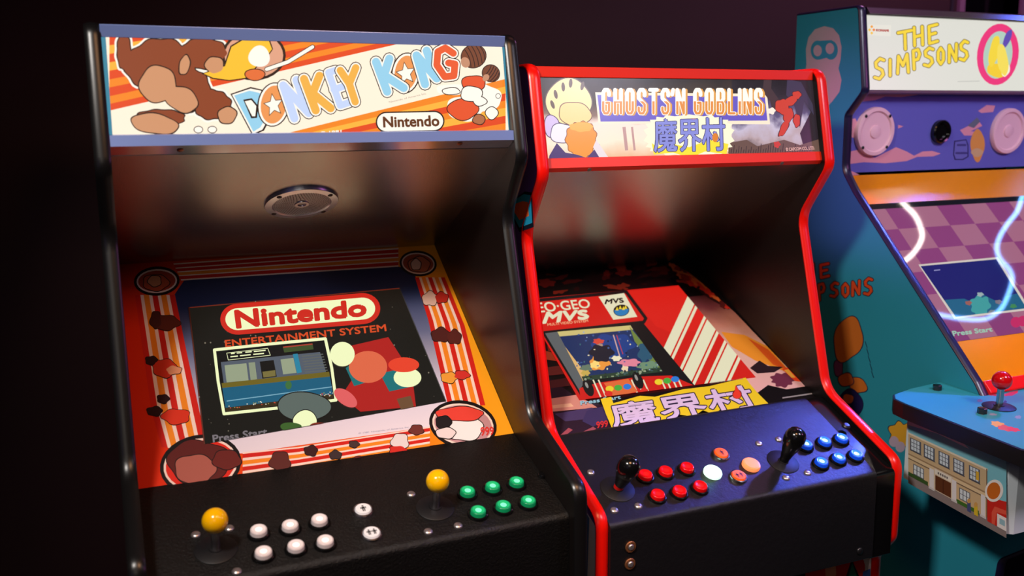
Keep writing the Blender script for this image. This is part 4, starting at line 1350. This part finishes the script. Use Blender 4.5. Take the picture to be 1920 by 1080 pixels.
# ------------------------------------------------------------------ teal cabinet
X3 = 1.53
X3I, W3 = X3 + T, 0.70
X3R = X3I + W3
B3 = (X3I + W3 / 2, 0.2, 0.0)
cab3 = tag(empty('arcade_cabinet', B3), 'teal arcade cabinet with white marquee, cloud speaker panel and red ball joystick', 'arcade cabinet')
path3 = fillet([(0.364, 1.866), (0.164, 1.863), (0.139, 1.682), (0.188, 1.631), (0.187, 1.506), (0.150, 1.460), (-0.206, 1.108), (-0.24, 1.06), (-0.395, 1.04), (-0.395, 0.85), (-0.343, 0.818), (-0.292, 0.775), (-0.285, 0.70), (-0.285, 0.0)],
               [0.012, 0.02, 0.02, 0.05, 0.05, 0.02, 0.01, 0.01, 0.02, 0.03, 0.03, 0.05])
M_SIDE3 = pbr('teal_side_print', (46, 150, 172), 0.42, spec=0.4, noise=(3.0, 0.06))
s3 = side_pair(cab3, B3, path3, [(0.70, 0.0), (0.70, 1.20), (0.364, 1.42)], (X3, X3R), T, M_SIDE3, M_NAVYMOLD)
XP = XPlane(X3)
a = Art(XP, h0=0.0004)
a.add([(X3 - 0.0003, y, z) for y, z in path3[2:] + [(0.70, 0.0), (0.70, 1.20), (0.364, 1.42), (0.364, 1.866)]], [list(range(len(path3) + 2))], M_SIDE3)
GY = ink((176, 172, 176))
# pale emblem with teal goggles at the top
em = [(1512, 190), (1508, 150), (1512, 120), (1511, 92), (1516, 70), (1528, 55), (1546, 49), (1562, 53), (1573, 66), (1578, 88), (1576, 112), (1572, 128), (1578, 150), (1574, 172), (1562, 188), (1552, 200), (1530, 215)]
a.poly(em, GY, 0)
TL3 = ink((46, 150, 172))
for cx in (1533, 1558):
    a.ell(cx, 94, 13, 18, TL3, 1)
a.poly([(1531, 77), (1560, 75), (1558, 106), (1536, 112)], TL3, 1)
for cx, cy in ((1533, 95), (1556, 91)):
    a.ell(cx, cy, 8, 10.5, GY, 2)
OD, ODK = ink((214, 78, 34)), ink((38, 22, 44))


def glyph(ch, x, y, w, h, sl=0.0):
    """Uneven hand lettering as pen strokes, in a box whose top left is (x, y)."""
    G_ = {'T': [[(0, 0.05), (1, 0)], [(0.5, 0.03), (0.55, 1)]], 'H': [[(0.1, 0), (0.15, 1)], [(0.85, 0), (0.9, 1)], [(0.12, 0.52), (0.88, 0.46)]],
          'E': [[(0.95, 0), (0.15, 0.06), (0.2, 1), (1, 0.92)], [(0.17, 0.52), (0.8, 0.46)]],
          'S': [[(0.92, 0.10), (0.55, 0.0), (0.15, 0.18), (0.2, 0.40), (0.75, 0.58), (0.85, 0.80), (0.5, 1.0), (0.05, 0.90)]],
          'I': [[(0.5, 0), (0.5, 1)]], 'M': [[(0.05, 1), (0.12, 0.05), (0.5, 0.6), (0.85, 0.0), (0.97, 1)]], 'P': [[(0.25, 1), (0.15, 0.05), (0.7, 0.0), (0.9, 0.25), (0.7, 0.5), (0.22, 0.55)]],
          'O': [[(0.5, 0), (0.15, 0.25), (0.15, 0.75), (0.5, 1), (0.85, 0.75), (0.85, 0.25), (0.5, 0)]], 'N': [[(0.1, 1), (0.12, 0.05), (0.85, 0.95), (0.9, 0)]]}
    return [[(x + w * u, y + h * v + sl * w * u) for u, v in s] for s in G_[ch]]


def hand(art, items, w, m, mo, lv, ow):
    for ch, x, y, ww, h, sl in items:
        art.strokes(glyph(ch, x, y, ww, h, sl), w, m, lv, outline=((ow, mo),))


hand(a, [('T', 1492, 498, 16, 26, -.1), ('H', 1511, 496, 16, 26, -.1), ('E', 1536, 496, 18, 25, -.1),
         ('S', 1462, 545, 14, 28, -.1), ('I', 1480, 542, 6, 26, 0), ('M', 1490, 538, 22, 28, -.1), ('P', 1533, 533, 14, 30, -.1), ('S', 1557, 531, 15, 26, -.1), ('O', 1578, 532, 14, 24, 0), ('N', 1597, 528, 16, 26, -.1), ('S', 1620, 523, 16, 30, -.1)],
     5, OD, ODK, 1, 3)
# plain rounded colour shapes lower on the side
NV, BO = ink((26, 26, 66)), ink((206, 118, 44))
for (x, y, rx, ry, c, rot, sd) in [(1590, 636, 26, 42, (206, 112, 40), 12, 1), (1586, 712, 14, 12, (196, 96, 40), 0, 2), (1608, 722, 18, 13, (206, 112, 40), 30, 3), (1594, 760, 22, 30, (34, 30, 84), 0, 4), (1590, 748, 10, 9, (190, 92, 40), 0, 5), (1572, 690, 8, 16, (120, 60, 110), 0, 6)]:
    a.blob(x, y, rx, ry, ink(c), 1 + 2 * (sd % 3), 4, 0.10, sd, rot, line=(1.6, NV))
a.blob(1690, 815, 22, 24, ink((226, 168, 50)), 1, 7, 0.22, 8, line=(1.6, NV))
for x, y in ((1676, 828), (1688, 838)):
    a.ell(x, y, 9, 10, ink((190, 170, 190)), 5)
for k in range(5):
    a.line([(1622 + 3 * k, 640 + 14 * k), (1626 + 3 * k, 652 + 14 * k)], 1.4, NV, 2)
lab(a.build('side_print', s3[0], base=B3, fix=False), 'side print with pale emblem and red lettering')
MB().prism([(0.150, 1.848), (0.160, 1.861), (0.364, 1.863), (0.364, 1.848)], X3I, X3R, pbr('dark_plum_board', (44, 24, 34), 0.45)).build('top_panel', cab3, base=B3)
MB().prism([(0.35, 1.42), (0.35, 1.85), (0.362, 1.85), (0.362, 1.42)], X3I, X3R, M_BLACK).build('back_panel', cab3, base=B3)
PM3 = Plane((0.172, 1.848), (0.148, 1.684))
a3 = Art(PM3)
g3 = lambda r, g, b, s=1.0: glow((r, g, b), s, rough=0.3)
a3.add([(X3I, 0.172, 1.848), (X3R, 0.172, 1.848), (X3R, 0.148, 1.684), (X3I, 0.148, 1.684)], [[0, 1, 2, 3]], g3(222, 222, 212))
YS, YK = g3(246, 214, 52), g3(120, 104, 52)
hand(a3, [('T', 1684, 60, 25, 34, -.12), ('H', 1712, 52, 20, 34, -.12), ('E', 1739, 48, 19, 34, -.12),
          ('S', 1639, 111, 20, 38, -.1), ('I', 1665, 112, 8, 30, 0), ('M', 1682, 104, 22, 34, -.12), ('P', 1710, 94, 16, 36, -.1), ('S', 1732, 91, 19, 34, -.1), ('O', 1757, 90, 14, 30, 0), ('N', 1778, 84, 17, 33, -.1), ('S', 1799, 78, 17, 36, -.12)],
     5.5, YS, YK, 1, 2.6)
a3.poly([(1629, 46), (1671, 47), (1670, 68), (1628, 66)], g3(230, 228, 216), 1)
for dx, dy, c in ((0, -6, (240, 160, 40)), (-4, 0, (244, 196, 70)), (4, 0, (240, 130, 40)), (0, 6, (244, 196, 70))):
    a3.poly([(1634.5 + dx, 56 + dy - 3), (1634.5 + dx + 3, 56 + dy), (1634.5 + dx, 56 + dy + 3), (1634.5 + dx - 3, 56 + dy)], g3(*c), 2)
a3.text('KONAMI', [(1643, 54.5), (1666, 55.5), (1666, 59.5), (1643, 58.5)], g3(176, 70, 50), 2, 0.4)
a3.line([(1796, 153), (1836, 152)], 1.6, g3(196, 196, 188), 1)
a3.ell(1871, 102, 39, 58, g3(236, 56, 122), 1, 8)
a3.ell(1871, 103, 27, 45, g3(178, 206, 190), 2, 8)
for (x, y, rx, ry, c, sd, ro) in [(1864, 96, 9, 30, (244, 214, 60), 1, 12), (1880, 112, 10, 30, (246, 222, 90), 2, -8), (1870, 132, 20, 13, (244, 206, 50), 3, 10), (1886, 132, 7, 12, (246, 244, 226), 4, 20), (1889, 72, 6, 18, (96, 76, 176), 7, 22)]:
    a3.blob(x, y, rx, ry, g3(*c), 3 + sd % 3, 5, 0.05, sd, ro)
lab(a3.build('marquee', cab3, base=B3, fix=False), 'backlit white title panel with yellow lettering')
lab(MB().prism([(0.158, 1.8465), (0.161, 1.863), (0.176, 1.863), (0.174, 1.8465)], X3I, X3R, pbr('dark_plum_rail', (52, 24, 38), 0.4)).build('marquee_rail', cab3, base=B3), 'dark strip above the title panel')
MB().prism([(0.144, 1.6845), (0.150, 1.679), (0.19, 1.676), (0.19, 1.682)], X3I, X3R, pbr('pale_rail', (150, 130, 160), 0.4)).build('marquee_rail', cab3, base=B3)

PS3 = Plane((0.186, 1.680), (0.198, 1.500))
sp3 = Art(PS3)
sp3.add([(X3I, 0.186, 1.680), (X3R, 0.186, 1.680), (X3R, 0.198, 1.500), (X3I, 0.198, 1.500)], [[0, 1, 2, 3]], ink((98, 98, 190)))
CL = ink((222, 150, 170))


def cloud(pts):
    sp3.poly(pts, CL, 1)


cloud([(1596, 176), (1722, 174), (1720, 178), (1690, 182), (1660, 181), (1640, 188), (1600, 192)])
cloud([(1586, 225), (1604, 222), (1610, 236), (1608, 260), (1588, 256)])
cloud([(1586, 286), (1612, 280), (1640, 296), (1680, 276), (1700, 284), (1714, 292), (1730, 284), (1748, 283), (1764, 288), (1750, 293), (1720, 294), (1700, 302), (1660, 306), (1620, 304), (1590, 308)])
cloud([(1588, 318), (1600, 322), (1612, 328), (1586, 330)])
cloud([(1684, 234), (1694, 237), (1684, 241)])
cloud([(1834, 208), (1850, 197), (1866, 198), (1862, 210), (1840, 212)])
cloud([(1800, 244), (1824, 232), (1836, 228), (1842, 236), (1820, 246), (1840, 248), (1840, 254), (1808, 254)])
sp3.poly([(1814, 236), (1832, 220), (1838, 228), (1826, 240)], ink((104, 110, 130)), 2)
sp3.blob(1833, 272, 13, 30, ink((222, 152, 80)), 3, 4, 0.08, 3)
sp3.blob(1832, 286, 11, 8, ink((206, 170, 130)), 4, 4, 0.08, 4)
sp3.poly([(1789, 264), (1812, 261), (1816, 272), (1816, 294), (1806, 300), (1790, 300), (1787, 290)], ink((44, 40, 96)), 2)
sp3.poly([(1791, 266), (1811, 263), (1814, 273), (1814, 293), (1805, 298), (1792, 298), (1789, 289)], ink((104, 104, 186)), 3)
for y, x0, x1 in ((272, 1796, 1810), (287, 1793, 1812)):
    sp3.line([(x0, y), (x1, y)], 4, ink((66, 62, 130)), 4)
lab(sp3.build('speaker_panel', cab3, base=B3, fix=False), 'blue panel printed with pink clouds')
M_CONE = pbr('pale_speaker', (236, 190, 206), 0.5)  # white discs; the pink light on them is put into the colour
first = None
for p in ((1643, 247), (1893, 246)):
    mx = pose(PS3, p, B3, 0.010)
    if first is None:
        R3 = 0.0555
        sk = MB().lathe([(R3, 0), (R3, 0.008), (R3 * 0.97, 0.0105), (R3 * 0.84, 0.011), (R3 * 0.80, 0.0085), (R3 * 0.79, 0.0070), (R3 * 0.28, 0.0060), (R3 * 0.26, 0.0088), (R3 * 0.16, 0.0100), (0, 0.0105)], M_CONE, 56)
        first = lab(sk.build('speaker', cab3, True, matrix=mx), 'round pale speaker grille')
        for a_ in (45, 135, 225, 315):
            make_screw(first, Matrix.Translation((R3 * 0.9 * math.cos(math.radians(a_)), R3 * 0.9 * math.sin(math.radians(a_)), 0.0107)), pbr('black_screw', (16, 14, 18), 0.4), 0.0038)
    else:
        copy_part(first, cab3, mx)
pt = MB().lathe([(0.0275, 0), (0.0275, 0.010), (0.025, 0.0125), (0.0215, 0.0115), (0.020, 0.004)], M_BLKPLASTIC, 40)
po = pt.build('bass_port', cab3, True, matrix=pose(PS3, (1766, 247), B3, 0.008))
MB().lathe([(0.0202, 0.0005), (0.0202, 0.0040), (0.012, 0.0016), (0, 0.0012)], pbr('port_throat', (10, 12, 8), 0.5), 32).build('throat', po, True, matrix=I4)

# bezel
nb = Plane((0.1412, 1.4524), (-0.2063, 1.1084)).n
off = lambda y, z, h: (y + nb[1] * h, z + nb[2] * h)
PA, PB_ = off(0.190, 1.5007, -0.010), off(-0.2063, 1.1084, -0.010)
PB3 = Plane(PA, PB_)
M_BEZ3 = pbr('orange_bezel', (230, 140, 14), 0.17, spec=0.5)
slab(PA, PB_, 0.008, X3I + 0.0005, X3R - 0.0005, M_BEZ3).build('bezel', cab3, base=B3)
q3 = Art(PB3, h0=0.0008)
# corners of the picture on the panel, in (x, fraction down the panel)
dP = np.array(PB_) - np.array(PA)
F3 = lambda x, t: (x, PA[0] + dP[0] * t + nb[1] * 0.0008, PA[1] + dP[1] * t + nb[2] * 0.0008)


def cell(x0, x1, t0, t1, m, lv, skew=0.0):
    o_ = nb * (lv * 1e-4)
    vs = [np.array(F3(x, t)) + o_ for x, t in ((x0, t0), (x1, t0), (x1, t1), (x0, t1))]
    q3.add(vs, [[0, 1, 2, 3]], m)


def tpix(p):
    w = PB3.at(p)
    return w[0], float(np.dot(w[1:] - np.array(PA), dP) / (dP @ dP))


t_top, t_bot = tpix((1780, 385))[1], tpix((1860, 632))[1]
XS0, XS1 = X3I + 0.002, X3R - 0.002
z3 = lambda r, g, b, s=1.0: glow((r, g, b), s, rough=0.03, spec=0.9)
cell(XS0, XS1, t_top - 0.028, t_bot, z3(8, 8, 16), 0)
pinks = [z3(160, 100, 126), z3(132, 58, 112)]
cw = 0.078
nt_ = 6
for i in range(10):
    for j in range(nt_):
        x0 = XS0 - 0.03 + i * cw
        t0, t1 = t_top + (t_bot - t_top) * j / nt_, t_top + (t_bot - t_top) * (j + 1) / nt_
        if x0 < XS1 and x0 + cw > XS0:
            cell(max(XS0, x0), min(XS1, x0 + cw), t0, t1, pinks[(i + j) % 2], 1)
z3p = lambda c: z3(*c)
gp = [(1726, 499), (1868, 486), (1925, 578), (1792, 594)]
q3.poly([(1722, 496), (1871, 482), (1932, 581), (1789, 598)], z3(206, 196, 186), 3)
q3.poly(gp, z3(18, 22, 100), 4)
q3.clip = gp
q3.poly([(1772, 562), (1808, 560), (1822, 566), (1836, 548), (1850, 556), (1880, 570), (1884, 556), (1925, 546), (1940, 600), (1780, 600)], z3(26, 92, 126), 5)
q3.blob(1838, 574, 18, 20, z3(60, 150, 150), 6, 7, 0.2, 3)
for x, y, c in ((1816, 568, (150, 90, 80)), (1872, 566, (120, 110, 120)), (1900, 574, (60, 130, 80)), (1860, 585, (120, 130, 130)), (1838, 552, (150, 170, 170))):
    q3.blob(x, y, 6, 4, z3(*c), 8, 5, 0.2, int(x))
q3.clip = None
q3.line([(1752, 507), (1762, 506)], 2, z3(140, 140, 190), 6)
q3.text('Press Start', [(1785, 621), (1859, 613), (1861, 621), (1788, 630)], z3(150, 190, 170), 6, 0.5)
for x, y in ((1905, 604), (1918, 602)):
    q3.ell(x, y, 10, 10, z3(190, 40, 96), 6)
lab(q3.build('screen', cab3, base=B3, fix=False), 'glossy lit screen with pink checkerboard')
kx = off(-0.2063, 1.1084, 0.004)
lab(MB().prism([kx, (kx[0] - 0.020, kx[1] - 0.020), (kx[0] - 0.008, kx[1] - 0.034), (kx[0] + 0.012, kx[1] - 0.014)], X3I, X3R, M_REDMOLD).build('bezel_strip', cab3, base=B3, bevel=0.002), 'red strip under the bezel')

# control console: an overhanging top on a printed box
zt = lambda x, y: 1.0905 + 0.035 * (y + 0.12)
XA, XB = 1.352, 2.448
XC = 1.900
sec = [(XA + 0.03, -0.142), (X3 + 0.005, -0.122)]
M_CP3 = pbr('teal_console_print', (50, 152, 166), 0.40, spec=0.4, noise=(5, 0.08))
half = [(XA + 0.022, -0.152), (XA + 0.004, -0.172), (XA, -0.20), (XA, -0.455), (XA + 0.012, -0.478), (XA + 0.04, -0.490)]
left = [(X3 - 0.002, -0.125), (X3 - 0.10, -0.136)] + half
outl = left + [(2 * XC - x, y) for x, y in left[::-1]]
PC3 = Plane((-0.12, 1.0905), (-0.49, 1.0905 - 0.035 * 0.37))
cp = MB().zprism(outl, lambda x, y: zt(x, y) - 0.030, lambda x, y: zt(x, y) - 0.0008, pbr('black_console_edge', (22, 20, 24), 0.35))
co = cp.build('control_panel', cab3, base=B3, fix=True)
a = Art(PC3)
ins = [(x + (0.004 if x < XC else -0.004), y + (0.004 if y < -0.4 else -0.001)) for x, y in outl]
a.add([(x, y, zt(x, y)) for x, y in ins], [list(range(len(ins)))], M_CP3)
for (x, y, rx, ry, c, rot) in [(1870, 795, 12, 5, (240, 170, 50), 8), (1886, 803, 16, 5, (226, 90, 50), 12), (1900, 805, 12, 4, (230, 60, 50), 10), (1846, 731, 10, 3.4, (206, 120, 150), 15), (1860, 739, 9, 3, (190, 60, 90), 10), (1896, 738, 14, 3.5, (214, 50, 70), -14), (1842, 776, 3.5, 2, (120, 130, 150), 0), (1837, 751, 5, 2.6, (130, 110, 130), 0), (1909, 782, 6, 3, (150, 150, 170), 0), (1885, 753, 3, 2, (60, 70, 120), 0), (1862, 777, 7, 2, (150, 150, 170), 4)]:
    a.blob(x, y, rx, ry, ink(c), 1, 6, 0.2, int(x + y), rot)
lab(a.build('console_print', co, base=B3, fix=False), 'teal printed top of the console')
box = MB()
XK = 1.392
bo = [(XK, -0.175), (XK, -0.385), (XK + 0.006, -0.40), (XK + 0.02, -0.408), (2 * XC - XK - 0.02, -0.408), (2 * XC - XK, -0.39), (2 * XC - XK, -0.175)]
zb = lambda x, y: 0.921 + 0.11 * (y + 0.2)
box.zprism(bo, zb, lambda x, y: zt(x, y) - 0.030, ink((214, 222, 228)))
bx = box.build('console_box', cab3, base=B3)
XB3 = XPlane(XK)
a = Art(XB3, h0=0.0005, clip=[(1700, 760), (1888, 842), (1890, 1022), (1700, 912)])
a.clip = None
i3 = ink


def side3(pts, c, lv):
    a.poly(pts, i3(c), lv)


U = lambda u, v: (1703 + 184 * u, (776 + 78 * u) * (1 - v) + (906 + 103 * u) * v)   # along the box side, downwards
Q = lambda u0, v0, u1, v1, c, lv: side3([U(u0, v0), U(u1, v0), U(u1, v1), U(u0, v1)], c, lv)
Q(0, -0.1, 1.0, 0.9, (128, 196, 210), 0)
side3([U(0, -0.1), U(0.4, -0.05), U(0.62, 0.12), U(0.3, 0.1), U(0, 0.16)], (236, 226, 232), 1)
Q(0, 0.86, 1.0, 1.0, (136, 124, 124), 1)
Q(0, 0.27, 0.80, 0.88, (206, 180, 140), 2)
Q(0, 0.265, 0.81, 0.29, (236, 222, 196), 3)
Q(0, 0.565, 0.80, 0.585, (160, 132, 100), 3)
Q(0, 0.63, 0.80, 0.645, (120, 100, 80), 3)
Q(0, 0.585, 0.80, 0.63, (222, 198, 158), 3)
Q(0.795, 0.27, 0.805, 0.88, (120, 92, 70), 4)
for u in (0.03, 0.17, 0.32, 0.47, 0.63):
    Q(u - 0.012, 0.325, u + 0.10, 0.50, (90, 96, 110), 4)
    for a_ in range(3):
        for b_ in range(3):
            Q(u + 0.030 * a_, 0.335 + 0.054 * b_, u + 0.024 + 0.030 * a_, 0.38 + 0.054 * b_, (214, 226, 234), 5)
    Q(u - 0.012, 0.50, u + 0.105, 0.51, (70, 70, 80), 5)
Q(0.69, 0.36, 0.72, 0.47, (226, 180, 60), 6)
for u in (0.05, 0.52):
    Q(u, 0.68, u + 0.11, 0.83, (90, 96, 110), 4)
    for a_ in range(3):
        for b_ in range(2):
            Q(u + 0.008 + 0.034 * a_, 0.69 + 0.068 * b_, u + 0.034 + 0.034 * a_, 0.75 + 0.068 * b_, (214, 226, 234), 5)
Q(0, 0.83, 0.2, 0.885, (60, 90, 44), 4)
Q(0.46, 0.85, 0.72, 0.90, (66, 112, 44), 4)
Q(0.26, 0.585, 0.46, 0.89, (216, 200, 176), 4)
Q(0.27, 0.60, 0.44, 0.665, (232, 226, 214), 5)
for k in range(5):
    Q(0.30 + 0.022 * k, 0.62, 0.315 + 0.022 * k, 0.65, (110, 104, 104), 6)
Q(0.275, 0.68, 0.435, 0.88, (96, 54, 32), 5)
Q(0.352, 0.68, 0.357, 0.88, (60, 30, 20), 6)
for u in (0.215, 0.445, 0.74):
    Q(u, 0.62, u + 0.045, 0.90, (224, 222, 226), 6)
    Q(u - 0.008, 0.88, u + 0.053, 0.91, (206, 204, 206), 7)
for u, c in ((0.60, (70, 80, 130)), (0.67, (216, 186, 50))):
    side3([U(u, 0.80), U(u + 0.035, 0.80), U(u + 0.04, 0.93), U(u, 0.93)], c, 6)
    x_, y_ = U(u + 0.018, 0.79)
    a.ell(x_, y_, 3.4, 4.4, i3((206, 160, 90)), 7)
side3([U(0.805, 0.62), U(1.0, 0.56), U(1.0, 0.92), U(0.805, 0.92)], (206, 44, 34), 5)
side3([U(0.85, 0.78), U(0.88, 0.69), U(1.0, 0.67), U(1.0, 0.72), U(0.90, 0.75), U(0.88, 0.92), U(0.85, 0.92)], (226, 90, 70), 6)
Q(0.905, 0.76, 1.0, 0.92, (236, 232, 234), 7)
Q(0.93, 0.80, 0.985, 0.87, (150, 190, 206), 8)
x_, y_ = U(0.875, 0.50)
a.ell(x_, y_, 17, 21, i3((240, 236, 232)), 8, 10)
a.ell(x_ - 1, y_, 12.5, 16, i3((206, 110, 36)), 9, 10)
lab(a.build('box_print', bx, base=B3, fix=False), 'printed street scene with a cream school front')
MB().prism([(-0.275, 0.0), (-0.275, 0.83), (-0.255, 0.83), (-0.255, 0.0)], X3I, X3R, pbr('dark_kick_front', (22, 18, 34), 0.5)).build('front_panel', cab3, base=B3)
M_RBALL = pbr('red_ball', (206, 10, 16), 0.16, spec=0.6)
jm = pose(PC3, (1873, 763), B3)
make_ball_stick(cab3, jm, M_RBALL, 'red ball top')
bp = None
for p in [(1757, 731), (1841, 775)]:
    mx = pose(PC3, p, B3)
    if bp is None:
        bp = MB().lathe([(0.0085, 0), (0.0085, 0.010), (0.0078, 0.0108), (0, 0.011)], M_BLKPLASTIC, 6).build('hex_bolt', cab3, matrix=mx)
    else:
        copy_part(bp, cab3, mx)
